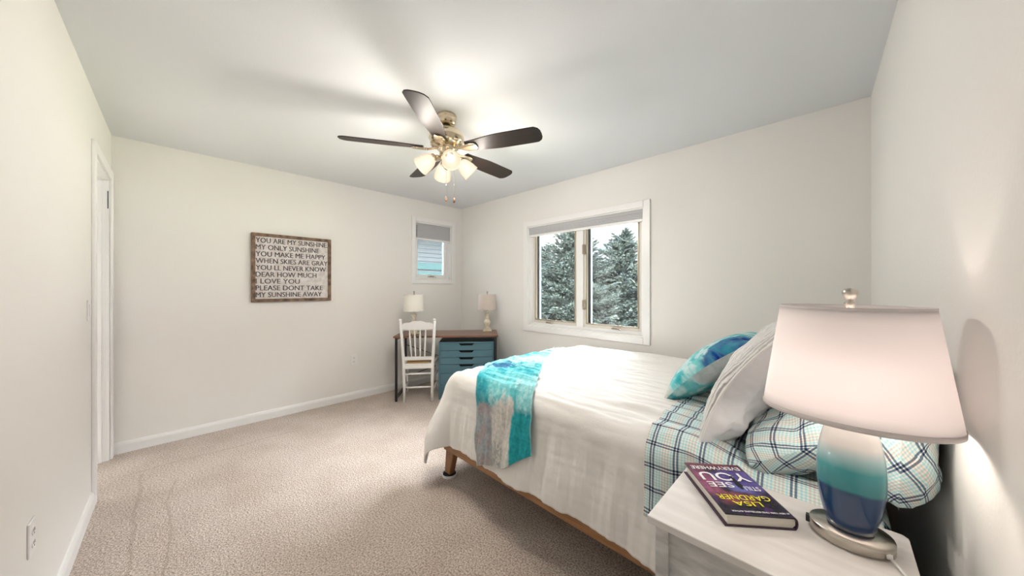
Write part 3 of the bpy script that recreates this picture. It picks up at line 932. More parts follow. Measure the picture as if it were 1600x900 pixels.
S0, S1 = 1.565, 3.72
T0, T1 = -2.112, 0.14
def hemnoise(s): return 0.012 * nz(s * 3.1, 2.0) + 0.018 * nz(s * 0.9, 8.0)
def cf(i, j):
    s = lerp(S0, S1, i)
    t = lerp(T0, T1, j)
    if j < 0.22:
        t += (hemnoise(s) - 0.020 * sm(3.0, 3.6, s)) * (1 - j / 0.22)
    return drape(s, t)
o = grid_mesh('comforter', 260, 260, cf, m_comforter, None, thick=0.016)
tag(o, 'puffy white comforter draped over the bed, hanging low at the foot corner', 'comforter')

# folded-back plaid top sheet
def sf(i, j):
    s = lerp(3.405, 4.02, i)
    t = lerp(-1.605 - 0.358, 0.10, j)
    s2 = s + 0.020 * sm(-1.2, -1.95, t) + 0.012 * nz(t * 3, 1.0) * (1 - i)
    return drape(s2, t, off=0.008)
o = grid_mesh('top_sheet', 90, 220, sf, m_plaid, None, uvfn=lambda i, j: (lerp(3.40, 4.02, i), lerp(-1.95, 0.08, j)), thick=0.003)
tag(o, 'navy, aqua and tan plaid sheet folded back over the comforter', 'sheet')

# teal throw
Ledge = [(2.485, -2.135), (2.450, -1.95), (2.415, -1.74), (2.28, -1.56), (2.13, -1.36), (1.98, -1.16), (1.84, -0.97)]
Redge = [(2.885, -1.945), (2.870, -1.82), (2.835, -1.68), (2.62, -1.36), (2.42, -1.06), (2.27, -0.80), (2.12, -0.55)]
def poly(P, q):
    f = q * (len(P) - 1); i = min(int(f), len(P) - 2); u = f - i
    p0 = P[max(i - 1, 0)]; p1 = P[i]; p2 = P[i + 1]; p3 = P[min(i + 2, len(P) - 1)]
    return tuple(0.5 * ((2 * p1[k]) + (-p0[k] + p2[k]) * u + (2 * p0[k] - 5 * p1[k] + 4 * p2[k] - p3[k]) * u * u + (-p0[k] + 3 * p1[k] - 3 * p2[k] + p3[k]) * u ** 3) for k in (0, 1))
def throw_pt(p, q):
    l = poly(Ledge, q); r = poly(Redge, q)
    s = lerp(l[0], r[0], p); t = lerp(l[1], r[1], p)
    if q < 0.25:   # hem line dips and kicks
        t += (0.016 * sin(p * 7.0 + 1.0) ) * (1 - q / 0.25)
    x, y, z = drape(s, t, off=0.009)
    wv = 0.006 * (1 + nz(p * 7, q * 3, 5)) + 0.003 * (1 + nz(p * 18, q * 10, 2))
    k = sm(0.40, 0.25, q)
    y -= wv * k * 2.0; z += wv * (1 - k)
    return (x, y, z)
C_teal = (0.022, 0.36, 0.41); C_aqua = (0.18, 0.60, 0.62); C_pale = (0.50, 0.76, 0.76); C_navy = (0.02, 0.13, 0.26)
C_crm = (0.70, 0.66, 0.61); C_gry = (0.36, 0.37, 0.42); C_dk = (0.16, 0.20, 0.21)
def throw_col(p, q):
    w1 = fbm(p * 3.0, q * 6.0, 1.0, 5); w2 = fbm(p * 9.0, q * 16.0, 3.0, 5); w3 = fbm(p * 26, q * 50, 5.0, 4); w4 = fbm(p * 2.2 + 3, q * 4.5, 9.0, 4)
    c = mixc(C_aqua, C_teal, sm(-0.35, 0.35, w1 + 0.25 * w2))
    c = mixc(c, C_pale, sm(0.05, 0.55, w4 + 0.35 * w2 + 0.25 * w3) * 0.8)
    c = mixc(c, C_pale, 0.7 * sm(0.52, 0.66, q + 0.05 * w1) * sm(0.4, -0.2, w2) * sm(0.0, 0.5, p))
    # dark blue patch near the crest
    d = hypot((p - 0.28) / 0.24, (q - 0.62) / 0.065) + 0.45 * w2 + 0.2 * w3
    c = mixc(c, C_navy, sm(1.15, 0.6, d))
    # darker teal on the left above the grey
    c = mixc(c, (0.03, 0.27, 0.36), 0.75 * sm(0.30, 0.05, p) * sm(0.22, 0.27, q) * sm(0.42, 0.34, q))
    # long teal streak at the far end
    c = mixc(c, C_teal, 0.6 * sm(0.10, 0.03, abs(q - 0.86 + 0.12 * (p - 0.5) + 0.02 * w1)))
    # lower part: grey left, cream middle, teal right
    edge = 0.285 + 0.07 * p + 0.02 * w2 - 0.02 * w1
    low = sm(edge + 0.012, edge - 0.012, q)
    lc = mixc(C_gry, C_crm, sm(0.27, 0.37, p + 0.03 * w2))
    lc = mixc(lc, mixc((0.45, 0.50, 0.52), (0.50, 0.38, 0.34), sm(-0.3, 0.3, w2)), 0.6 * sm(0.33, 0.25, p))
    d2 = hypot((p - 0.45) / 0.16, (q - 0.06) / 0.12) + 0.5 * w3
    lc = mixc(lc, C_dk, 0.75 * sm(1.1, 0.3, d2) * sm(-0.2, 0.3, w3))
    c = mixc(c, lc, low * sm(0.74, 0.70, p + 0.02 * w2) )
    rt = sm(0.66, 0.69, p + 0.02 * w2) * sm(0.28, 0.25, q + 0.01 * w2)
    c = mixc(c, mixc(C_teal, (0.03, 0.42, 0.46), 0.5 + w3), rt)
    # pale mottled strip right of centre
    c = mixc(c, mixc(C_pale, C_aqua, 0.5 + w3), 0.8 * sm(0.72, 0.80, p) * sm(0.27, 0.30, q) * sm(0.47, 0.40, q))
    # hem
    if q < 0.006: c = mixc(c, (0.7, 0.75, 0.72), 0.5)
    if p < 0.012 or p > 0.988: c = mixc(c, C_pale, 0.6)
    return tuple(max(0.0, k) for k in c)
o = grid_mesh('throw_blanket', 110, 300, throw_pt, m_throw, None, colfn=throw_col, thick=0.004)
tag(o, 'teal, white and grey abstract print throw laid across the foot of the bed', 'throw')

# ------------------------------------------------------------------ pillows
def pillow_point(a, b, side, w, h, t, pinch, wrk, seed, n=2.6):
    if isinstance(t, tuple): t = t[0] if side > 0 else t[1]
    aa, bb = abs(a), abs(b)
    x = w / 2 * a * (1 - pinch * (1 - b * b) * aa ** 3)
    y = h / 2 * b * (1 - pinch * (1 - a * a) * bb ** 3)
    ex = 0.55 if n < 4 else 0.42
    f = (max(0.0, 1 - aa ** n) ** ex) * (max(0.0, 1 - bb ** n) ** ex)
    z = t / 2 * f
    e = sm(1.0, 0.7, max(aa, bb)) 
    if isinstance(wrk, tuple): wrk = wrk[0] if side > 0 else wrk[1]
    z += wrk * (fbm(a * 2.2 + seed, b * 2.2, seed, 4) * 0.5 + 0.35 * nz(a * 6 + seed, b * 2, 3)) * sm(0.0, 0.35, f) 
    z += wrk * 0.45 * sin(10 * atan2(b, a) + seed) * (1 - e) * f
    return x, y, max(z, 0.0) * side

def pillow(name, w, h, t, M4, mats, label, cat, plump=2.6, uvrot=0.0, pinch=0.07, wrk=0.012, seed=1.0, bend=0.0, colfn=None, piping=None, n=46, sides=('front_panel', 'back_panel'), group=None, skew=None):
    root = thing(name, M4.to_translation(), 0, label, cat, group)
    def puv(i, j, sd):
        a, b = 2 * i - 1, 2 * j - 1
        x, y, z = pillow_point(a, b, sd, w, h, t, pinch, 0, seed, plump)
        tt = (t[0] if sd > 0 else t[1]) if isinstance(t, tuple) else t
        e = tt / 2 - abs(z)
        x += math.copysign(e * abs(a) ** 3, a); y += math.copysign(e * abs(b) ** 3, b)
        return (x * cos(uvrot) - y * sin(uvrot) + seed * .37, x * sin(uvrot) + y * cos(uvrot) + seed * .21)
    Rm = M4.to_3x3()
    def place(p):
        x, y, z = p
        z += bend * ((y / (h / 2)) ** 2 - 0.4)
        v = Vector((x, y, z))
        if skew: v = skew(v)
        return Rm @ v
    for sd, nm, m in ((1, sides[0], mats[0]), (-1, sides[1], mats[1])):
        fn = lambda i, j, sd=sd: place(pillow_point(2 * i - 1, 2 * j - 1, sd, w, h, t, pinch, wrk, seed + (3 if sd < 0 else 0), plump))
        grid_mesh(nm, n, n, fn, m, root, uvfn=lambda i, j, sd=sd: puv(i, j, sd), colfn=(lambda i, j, sd=sd: colfn(i, j, sd)) if colfn else None)
    if piping:
        bm = B(); pts = []
        K = 24
        per = [(-1 + 2 * k / K, -1) for k in range(K)] + [(1, -1 + 2 * k / K) for k in range(K)] + [(1 - 2 * k / K, 1) for k in range(K)] + [(-1, 1 - 2 * k / K) for k in range(K + 1)]
        for a, b in per: pts.append(place(pillow_point(a, b, 1, w, h, t, pinch, 0, seed, plump)))
        tube(bm, pts, piping, 8)
        obj('piping', bm, mats[0], root, smooth=True)
    return root

def orient(center, xdir, updir):
    """local x -> xdir, local y -> updir, z = x cross y"""
    X = Vector(xdir).normalized(); Y = Vector(updir); Y = (Y - X * Y.dot(X)).normalized(); Z = X.cross(Y)
    m = Matrix((X, Y, Z)).transposed().to_4x4()
    m.translation = Vector(center)
    return m

# plaid pillow leaning on the wall, hanging over the mattress edge
pillow('bed_pillow', 0.70, 0.37, 0.165, orient((4.053, -1.375, 0.918), (0.02, -1, 0.0), (0.04, 0, 1)), (m_plaid, m_plaid),
       'plump plaid pillow propped against the wall behind the bedside lamp', 'pillow', plump=6, uvrot=0.75, seed=2.3, wrk=0.022, pinch=0.05)
pillow('bed_pillow', 0.68, 0.39, 0.19, orient((3.897, -1.300, 0.800), (0, -1, 0.0), (0.80, 0, 0.55)), (m_plaid, m_plaid),
       'plump plaid pillow lying between the white sham and the wall pillow', 'pillow', plump=4.5, uvrot=0.35, seed=5.1, wrk=0.024, pinch=0.05)
# white quilted sham: local x = towards camera side (-y), y = up the lean, z = front face
ang = radians(57)
shM = orient((3.722, -1.335, 0.963), (0, -1, 0), (cos(ang), 0, sin(ang)))
pillow('quilted_sham', 0.60, 0.60, (0.10, 0.26), shM, (m_quilt, m_sham), 'large white quilted sham leaning back on the plaid pillows', 'pillow',
       pinch=0.05, wrk=(0.020, 0.050), seed=4.2, piping=0.005, sides=('quilted_front', 'plain_back'), bend=-0.058, n=80)
# teal cushion
ang2 = radians(43)
def cush_col(i, j, sd):
    w1 = fbm(i * 3, j * 3, 2.0 + sd, 5); w2 = fbm(i * 9, j * 9, 4.0 + sd, 5)
    u, v = i, j
    c = mixc((0.20, 0.62, 0.64), (0.03, 0.42, 0.47), sm(-0.2, 0.4, w1))
    c = mixc(c, (0.62, 0.78, 0.78), sm(-0.05, 0.35, w2 + 0.3 * w1 + 0.12) * 0.85)
    if sd > 0:    # side facing the room's near end
        lo = lerp(0.97, 0.72, sm(0.5, 0.85, v)) + 0.10 * w2
        c = mixc(c, (0.015, 0.11, 0.30), sm(0.50, 0.56, v + 0.06 * w1) * sm(lo - 0.02, lo + 0.03, u) * (0.85 + 0.5 * w2))
        c = mixc(c, (0.66, 0.62, 0.56), sm(0.16, 0.06, v + 0.1 * w1))
    else:
        c = mixc(c, (0.56, 0.56, 0.55), 0.85 * sm(0.42, 0.52, v + 0.12 * w1 + 0.04 * w2))
        c = mixc(c, (0.04, 0.36, 0.42), sm(0.22, 0.10, v + 0.08 * w2) * 0.7)
    return tuple(max(0, k) for k in c)
cuM = orient((3.515, -1.03, 0.885), (-0.05, -1, 0), (cos(ang2), 0, sin(ang2)))
pillow('throw_cushion', 0.50, 0.50, 0.17, cuM, (m_print, m_print), 'square cushion with a teal, navy and grey watercolour print in front of the sham', 'cushion',
       pinch=0.05, wrk=0.008, seed=8.4, colfn=cush_col, n=70, bend=-0.025)

# ================================================================== nightstand
NX0, NX1, NY0, NY1, NZ = 3.578, 4.072, -2.062, -1.686, 0.66
ns = thing('nightstand', ((NX0 + NX1) / 2, (NY0 + NY1) / 2, 0), 0, 'whitewashed grey wood nightstand between the bed and the camera, under lamp and book', 'nightstand')
hx, hy = (NX1 - NX0) / 2, (NY1 - NY0) / 2
bm = B(); prism(bm, [(-hx, -hy), (hx, -hy), (hx, hy - 0.012), (hx - 0.010, hy), (-hx, hy)], NZ - 0.020, NZ)
obj('tabletop', bm, m_ns_top, ns, bevel=0.0025)
ix, iy = hx - 0.016, hy - 0.014
for sx in (-1, 1):
    for sy in (-1, 1):
        bm = B(); box(bm, min(sx * ix, sx * (ix - 0.034)), max(sx * ix, sx * (ix - 0.034)), min(sy * iy, sy * (iy - 0.034)), max(sy * iy, sy * (iy - 0.034)), 0, NZ - 0.020)
        obj('leg', bm, m_ns, ns, bevel=0.002)
for sy in (-1, 1):
    bm = B(); y0, y1 = sorted((sy * (iy - 0.010), sy * (iy - 0.022))); box(bm, -ix + 0.034, ix - 0.034, y0, y1, 0.14, NZ - 0.020)
    obj('side_panel', bm, m_ns, ns)
    bm = B(); y0, y1 = sorted((sy * iy, sy * (iy - 0.012)))
    box(bm, -ix + 0.034, ix - 0.034, y0 + (0.001 if sy > 0 else 0), y1, 0.12, 0.155); obj('side_rail', bm, m_ns, ns, bevel=0.002)
bm = B(); box(bm, ix - 0.022, ix - 0.010, -iy + 0.034, iy - 0.034, 0.14, NZ - 0.02); obj('back_panel', bm, m_ns, ns)
bm = B(); box(bm, -ix + 0.02, ix - 0.02, -iy + 0.022, iy - 0.022, 0.14, 0.155); obj('bottom_shelf', bm, m_ns, ns)
for (z0, z1) in ((0.165, 0.39), (0.40, 0.63)):
    bm = B(); box(bm, -ix + 0.002, -ix + 0.020, -iy + 0.036, iy - 0.036, z0, z1)
    dr = obj('drawer', bm, m_ns, ns, bevel=0.002)
    bm = B(); zc = (z0 + z1) / 2
    lathe(bm, [(0.006, 0), (0.006, 0.012), (0.014, 0.018), (0.014, 0.026), (0.004, 0.030)], 16, mat=Matrix.Translation((-ix + 0.002, 0, zc)) @ Matrix.Rotation(-pi / 2, 4, 'Y'))
    obj('knob', bm, m_nickel, dr, smooth=True)

# ================================================================== book
bk = thing('hardcover_book', (3.728, -1.812, NZ), radians(-51 + 90), 'purple hardcover thriller lying on the nightstand, yellow and white lettering, pages toward camera', 'book')
# local: x = across towards spine(+), y = up the page away from title top; camera reads it upside down
bw, bh, bt = 0.168, 0.250, 0.032
# local frame: long side along local y. near end (toward camera) = -y, far end = +y, spine on +x
def cover_col(i, j, *_):
    # i across (0 = fore edge), j along (0 = near end, 1 = far end)
    w1 = fbm(i * 3, j * 4, 1.0, 4); w2 = fbm(i * 10, j * 14, 2.0, 4)
    c = (0.025, 0.022, 0.035)
    c = mixc(c, (0.13, 0.10, 0.33), sm(0.95, 0.55, hypot((i - 0.72) / 0.6, (j - 0.62) / 0.36) + 0.2 * w1))
    c = mixc(c, (0.36, 0.10, 0.20), 0.8 * sm(0.9, 0.3, hypot((i - 0.12) / 0.35, (j - 0.58) / 0.45) + 0.25 * w1))
    c = mixc(c, (0.30, 0.09, 0.13), 0.7 * sm(0.8, 1.0, j + 0.05 * w1))
    c = mixc(c, (0.50, 0.12, 0.13), 0.8 * sm(0.16, 0.02, abs(j - 0.32) + 0.08 * w1) * sm(0.35, 0.1, abs(i - 0.42)))
    c = mixc(c, (0.10, 0.035, 0.16), 0.7 * sm(0.3, 0.05, abs(j - 0.15)) * sm(-0.1, 0.3, w1))
    c = mixc(c, (0.22, 0.24, 0.62), 0.8 * sm(0.10, 0.02, abs(j - 0.47)) * sm(0.25, 0.05, abs(i - 0.62)))
    k = 1 + 0.35 * w2
    return tuple(max(0.0, x * k) for x in c)
bm = B()
prism(bm, [(-bw / 2 + 0.006, 0.0035), (bw / 2 - 0.006, 0.0035), (bw / 2 + 0.001, 0.010), (bw / 2 + 0.001, bt - 0.010), (bw / 2 - 0.006, bt - 0.003), (-bw / 2 + 0.004, bt - 0.003)], -bh / 2 + 0.005, bh / 2 - 0.005, 'y')
obj('page_block', bm, m_pages, bk)
jacket = M('plum_book_jacket', (0.045, 0.018, 0.045), rough=0.3)
bm = B(); box(bm, -bw / 2 - 0.003, bw / 2 - 0.002, -bh / 2, bh / 2, 0.0, 0.0032); obj('back_cover', bm, jacket, bk, bevel=0.0008, seg=1)
bm = B()
sp_ = []
for k in range(9):
    a = -pi / 2 + pi * k / 8
    sp_.append((bw / 2 - 0.003 + 0.008 * cos(a), bt / 2 + (bt / 2) * sin(a)))
inn = [(x - 0.0025, bt / 2 + (z - bt / 2) * 0.86) for x, z in sp_[::-1]]
prism(bm, sp_ + inn, -bh / 2, bh / 2, 'y'); obj('spine', bm, jacket, bk)
def front_cover(i, j):
    x = lerp(-bw / 2 - 0.002, bw / 2 - 0.003, i)
    return (x, lerp(-bh / 2, bh / 2, j), bt + 0.002 * (1 - i) ** 2)
fc = grid_mesh('front_cover', 60, 90, front_cover, m_cover, bk, colfn=cover_col, thick=0.003)
# lettering: the page's "up" is local -y, its "right" is local -x
def bkt(x_right, y_base): return Matrix(((-1, 0, 0, x_right), (0, -1, 0, y_base), (0, 0, 1, bt + 0.0024), (0, 0, 0, 1)))
m_yel = M('yellow_foil', (0.85, 0.78, 0.03), rough=0.4)
m_wht = M('white_print', (0.86, 0.86, 0.88), rough=0.4)
bm = B()
add_text(bm, 'LISA', bkt(0.030, -0.071), 0.072, 0.019, off=0.0, extr=0.0002)
add_text(bm, 'GARDNER', bkt(0.066, -0.043), 0.136, 0.022, off=0.0, extr=0.0002)
obj('author_lettering', bm, m_yel, fc, recalc=False)
bm = B()
bm = B(); add_text(bm, '#1 NEW YORK TIMES BESTSELLING AUTHOR', bkt(0.076, -0.110), 0.140, 0.006, extr=0.0002); obj('title_lettering', bm, m_wht, fc, recalc=False)
bm = B(); add_text(bm, 'STILL', bkt(0.068, 0.000), 0.046, 0.019, off=0.0, extr=0.0002); obj('title_lettering', bm, m_wht, fc, recalc=False)
bm = B(); add_text(bm, 'SEE', bkt(0.004, 0.018), 0.070, 0.026, off=0.006, extr=0.0002); obj('title_lettering', bm, m_wht, fc, recalc=False)
bm = B(); add_text(bm, 'YOU', bkt(0.070, 0.070), 0.140, 0.044, off=0.01, extr=0.0002); obj('title_lettering', bm, m_wht, fc, recalc=False)
bm = B(); add_text(bm, 'EVERYWHERE', bkt(0.070, 0.106), 0.146, 0.019, off=0.004, extr=0.0002); obj('title_lettering', bm, m_wht, fc, recalc=False)

# small dark standing figure silhouette printed on the cover
bm = B()
fig = [(-0.004, 0.0), (0.004, 0.0), (0.006, 0.03), (0.010, 0.045), (0.006, 0.052), (0.003, 0.054), (0.003, 0.062), (-0.003, 0.062), (-0.003, 0.054), (-0.006, 0.052), (-0.008, 0.040), (-0.004, 0.03)]
prism(bm, [(x + 0.020, 0.052 - y * 1.05) for x, y in fig], bt + 0.0026, bt + 0.0031)
obj('printed_silhouette', bm, m_black_shade, fc)

# ================================================================== bedside lamp
LX, LY = 3.968, -1.800
lp = thing('bedside_lamp', (LX, LY, NZ), 0, 'large bedside lamp with white oval shade and white to teal to navy ceramic body', 'lamp')
bm = B(); lathe(bm, [(0.9, 0.0), (1.0, 0.003), (1.0, 0.026), (0.975, 0.030), (0.5, 0.032), (0.3, 0.036)], 56, sx=0.075, sy=0.061)
base = obj('base', bm, m_nickel, lp, smooth=False, bevel=0.0)
for p in base.data.polygons: p.use_smooth = True
bm = B(); box(bm, -0.081, -0.073, -0.007, 0.007, 0.008, 0.026); obj('switch', bm, m_dark, lp, bevel=0.002)
def body_mat():
    m = M('teal_dip_glazed_ceramic', (0.8, 0.8, 0.8), rough=0.12, coat=0.6)
    t = m.node_tree; b = t.nodes['Principled BSDF']; lk = t.links.new
    c = N(t, 'ShaderNodeTexCoord'); s = N(t, 'ShaderNodeSeparateXYZ'); lk(c.outputs['Object'], s.inputs[0])
    n = N(t, 'ShaderNodeTexNoise'); n.inputs['Scale'].default_value = 9; n.inputs['Detail'].default_value = 3; lk(c.outputs['Object'], n.inputs[0])
    mx = N(t, 'ShaderNodeMath', operation='MULTIPLY_ADD'); mx.inputs[1].default_value = 0.018; lk(n.outputs[0], mx.inputs[0]); lk(s.outputs['Z'], mx.inputs[2])
    mr_ = N(t, 'ShaderNodeMapRange'); mr_.inputs['From Min'].default_value = 0.03; mr_.inputs['From Max'].default_value = 0.33; lk(mx.outputs[0], mr_.inputs[0])
    r = N(t, 'ShaderNodeValToRGB'); els = r.color_ramp.elements
    els[0].position = 0.0; els[0].color = (0.012, 0.045, 0.13, 1)
    els[1].position = 1.0; els[1].color = (0.80, 0.76, 0.72, 1)
    for q, col in ((0.36, (0.012, 0.055, 0.15)), (0.385, (0.035, 0.25, 0.28)), (0.54, (0.045, 0.31, 0.34)), (0.64, (0.38, 0.58, 0.60)), (0.73, (0.78, 0.76, 0.73))):
        z = els.new(q); z.color = (*col, 1)
    lk(mr_.outputs[0], r.inputs[0]); lk(r.outputs[0], b.inputs['Base Color'])
    return m
m_body = body_mat()
prof = []
for k in range(25):
    t = k / 24
    z = 0.034 + t * 0.296
    r = 0.058 * (sin(pi * lerp(0.20, 0.90, t)) ** 0.72)
    prof.append((r, z))
bm = B(); lathe(bm, prof, 48, sx=1.06, sy=0.92); obj('ceramic_body', bm, m_body, lp, smooth=True)
bm = B(); lathe(bm, [(0.018, 0.328), (0.016, 0.34), (0.008, 0.345), (0.008, 0.40), (0.016, 0.402), (0.016, 0.44)], 20); obj('socket_stem', bm, m_nickel, lp, smooth=True)
# shade: oval, wider at the bottom
sb = (0.170, 0.134, 0.306); st = (0.133, 0.106, 0.570)
bm = B()
seg = 72; n = 8
def srings(off):
    R = []
    for k in range(n + 1):
        t = k / n; a = lerp(sb[0], st[0], t) - off; b = lerp(sb[1], st[1], t) - off; z = lerp(sb[2], st[2], t)
        R.append([bm.verts.new((a * cos(2 * pi * i / seg), b * sin(2 * pi * i / seg), z)) for i in range(seg)])
    return R
Ro = srings(0); Ri = srings(0.0015)
for R in (Ro, Ri):
    for a, b in zip(R[:-1], R[1:]):
        for i in range(seg): bm.faces.new((a[i], a[(i + 1) % seg], b[(i + 1) % seg], b[i]))
for k in (0, n):
    for i in range(seg): bm.faces.new((Ro[k][i], Ro[k][(i + 1) % seg], Ri[k][(i + 1) % seg], Ri[k][i]))
shd = obj('lamp_shade', bm, m_lampshade, lp, smooth=True)
for (a, b, z) in (sb, st):
    bm = B()
    pts = [((a + 0.0006) * cos(2 * pi * i / 72), (b + 0.0006) * sin(2 * pi * i / 72), z + (0.005 if z < .5 else -0.005)) for i in range(73)]
    r1 = []
    for dz in (-0.006, 0.006):
        r1.append([bm.verts.new((p[0], p[1], p[2] + dz)) for p in pts])
    for i in range(72): bm.faces.new((r1[0][i], r1[0][i + 1], r1[1][i + 1], r1[1][i]))
    q = obj('trim_band', bm, M('shade_trim', (0.72, 0.67, 0.66), rough=0.9), shd, smooth=True)
    md = q.modifiers.new('s', 'SOLIDIFY'); md.thickness = 0.001
bm = B()
for k in range(3):
    a = k * 2 * pi / 3
    tube(bm, [(0, 0, 0.553), (st[0] * 0.96 * cos(a), st[1] * 0.96 * sin(a), 0.560)], 0.0015, 6)
tube(bm, [(0.0, 0, 0.44), (0.035, 0, 0.47), (0.035, 0, 0.53), (0, 0, 0.56)], 0.0015, 6); tube(bm, [(0.0, 0, 0.44), (-0.035, 0, 0.47), (-0.035, 0, 0.53), (0, 0, 0.56)], 0.0015, 6)
obj('harp', bm, m_nickel, lp)
bm = B(); lathe(bm, [(0.006, 0.556), (0.008, 0.572), (0.011, 0.578), (0.007, 0.584), (0.011, 0.592), (0.0145, 0.600), (0.0145, 0.607), (0.010, 0.613), (0.002, 0.615)], 24); obj('finial', bm, m_nickel, lp, smooth=True)
bm = B(); lathe(bm, [(0.014, 0.44), (0.018, 0.46), (0.029, 0.49), (0.030, 0.51), (0.02, 0.53), (0.003, 0.537)], 20); obj('bulb', bm, m_bulb_low, lp, smooth=True)
bm = B()
ox, oy = LX, LY
cpts = [(4.030, -1.838, NZ + 0.010), (4.040, -1.850, NZ + 0.006), (4.052, -1.880, NZ + 0.004), (4.050, -1.930, NZ + 0.004), (4.056, -1.990, NZ + 0.004), (4.078, -2.030, NZ + 0.002), (4.090, -2.045, NZ - 0.03), (4.095, -2.05, NZ - 0.20), (4.11, -2.05, 0.30)]
bl = bpy.data.lights.new('bedside_bulb_light', 'POINT'); bl.energy = 1.15; bl.color = (1.0, 0.90, 0.80); bl.shadow_soft_size = 0.035
blo = bpy.data.objects.new('bedside_bulb_light', bl); COL.objects.link(blo); blo.parent = lp; blo.location = (0, 0, 0.385)
tube(bm, [(a - ox, b - oy, c - NZ) for a, b, c in cpts], 0.0030, 8)
lathe(bm, [(0.006, -0.004), (0.006, 0.006)], 12, mat=Matrix.Translation((4.028 - ox, -1.836 - oy, 0.012)) @ Matrix.Rotation(pi / 2, 4, 'Y'))
obj('power_cord', bm, m_cord, lp, smooth=True)

# ================================================================== desk
DA = radians(49.3)
DC = (0.62, -0.655)
DZ = 0.735
dk = thing('writing_desk', (DC[0], DC[1], 0), DA, 'narrow cherry brown desk with black metal legs set diagonally across the corner', 'desk')
bm = B(); box(bm, -0.585, 0.585, -0.25, 0.25, DZ - 0.020, DZ); obj('desktop', bm, m_desktop, dk, bevel=0.002)
for sx in (-1, 1):
    x0, x1 = sorted((sx * 0.570, sx * 0.545))
    for sy in (-1, 1):
        y0, y1 = sorted((sy * 0.238, sy * 0.213))
        bm = B(); box(bm, x0, x1, y0, y1, 0.0, DZ - 0.020); obj('leg', bm, m_black, dk, bevel=0.001, seg=1)
    for z in (0.030, DZ - 0.045):
        bm = B(); box(bm, x0, x1, -0.213, 0.213, z, z + 0.025); obj('end_rail', bm, m_black, dk)
bm = B(); box(bm, -0.545, 0.545, 0.215, 0.238, DZ - 0.045, DZ - 0.020); obj('back_rail', bm, m_black, dk)
for s in (1, -1):
    bm = B(); tube(bm, [(-0.545, 0.226, 0.36 + s * 0.20), (0.545, 0.226, 0.36 - s * 0.20)], 0.004, 8); obj('cross_brace', bm, m_black, dk)

# drawer unit under the desk
du = thing('drawer_unit', (DC[0], DC[1], 0), DA, 'slate blue drawer unit with dark cut-out handles under the desk', 'drawer unit')
ux0, ux1, uy0, uy1, uz = -0.092, 0.536, -0.205, 0.205, 0.655
bm = B()
box(bm, ux0, ux0 + 0.016, uy0, uy1, 0.0, uz); box(bm, ux1 - 0.016, ux1, uy0, uy1, 0.0, uz)
box(bm, ux0 + 0.016, ux1 - 0.016, uy0, uy1, uz - 0.016, uz); box(bm, ux0 + 0.016, ux1 - 0.016, uy0, uy1, 0.02, 0.036); box(bm, ux0 + 0.016, ux1 - 0.016, uy1 - 0.01, uy1, 0.036, uz - 0.016)
obj('cabinet_body', bm, m_blue, du, bevel=0.0015)
bm = B(); box(bm, ux0 + 0.016, ux1 - 0.016, uy0 + 0.03, uy0 + 0.034, 0.036, uz - 0.016); obj('recess_shade_sheet', bm, m_black_shade, du)  # near-black sheet painting the shade seen through the handle cut-outs
ztop = uz - 0.018
for k, hgt in enumerate((0.080, 0.080, 0.080, 0.100, 0.130, 0.130)):
    z1 = ztop; z0 = z1 - hgt + 0.0035; ztop -= hgt
    bm = B()
    cx = (ux0 + ux1) / 2
    w = 0.088; dpt = 0.024
    x0, x1 = ux0 + 0.018, ux1 - 0.018
    prism(bm, [(x0, z0), (x1, z0), (x1, z1), (cx + w, z1), (cx + w - 0.022, z1 - dpt), (cx - w + 0.022, z1 - dpt), (cx - w, z1), (x0, z1)], uy0, uy0 + 0.016, 'y')
    obj('drawer', bm, m_blue, du, bevel=0.0012, seg=1)

# small lamps on the desk
def desk_lamp(lx, ly, shade_m, label):
    R = Matrix.Rotation(DA, 3, 'Z')
    p = R @ Vector((lx, ly, 0))
    t = thing('table_lamp', (DC[0] + p.x, DC[1] + p.y, DZ), DA, label, 'lamp', None)
    bm = B(); box(bm, -0.052, 0.052, -0.052, 0.052, 0.0, 0.016); box(bm, -0.042, 0.042, -0.042, 0.042, 0.016, 0.034); obj('base', bm, m_ceramic, t, bevel=0.004)
    bm = B(); lathe(bm, [(0.034, 0.034), (0.036, 0.044), (0.024, 0.054), (0.022, 0.062), (0.034, 0.080), (0.042, 0.104), (0.042, 0.122), (0.032, 0.142), (0.022, 0.152), (0.024, 0.160), (0.030, 0.166), (0.022, 0.174), (0.018, 0.186), (0.026, 0.205), (0.034, 0.222), (0.034, 0.228), (0.016, 0.232)], 28)
    obj('turned_column', bm, m_ceramic, t, smooth=True)
    bm = B(); lathe(bm, [(0.012, 0.230), (0.012, 0.262), (0.004, 0.264), (0.004, 0.47)], 12); obj('socket_stem', bm, m_nickel, t)
    bm = B(); lathe(bm, [(0.117, 0.270), (0.108, 0.462), (0.1065, 0.462), (0.1155, 0.270)], 48, cap=False)
    bm.verts.ensure_lookup_table()
    s = obj('lamp_shade', bm, shade_m, t, smooth=True, recalc=True)
    md = s.modifiers.new('e', 'EDGE_SPLIT') if False else None
    bm = B()
    for k in range(3):
        a = k * 2 * pi / 3; tube(bm, [(0, 0, 0.458), (0.107 * cos(a), 0.107 * sin(a), 0.460)], 0.0015, 6)
    obj('shade_spider', bm, m_nickel, t)
    bm = B(); lathe(bm, [(0.004, 0.462), (0.010, 0.468), (0.005, 0.476), (0.008, 0.486), (0.011, 0.494), (0.006, 0.503), (0.001, 0.505)], 16); obj('finial', bm, m_nickel, t, smooth=True)
    return t
desk_lamp(0.465, 0.115, m_linen, 'small table lamp with taupe shade on the right end of the desk, above the drawers')
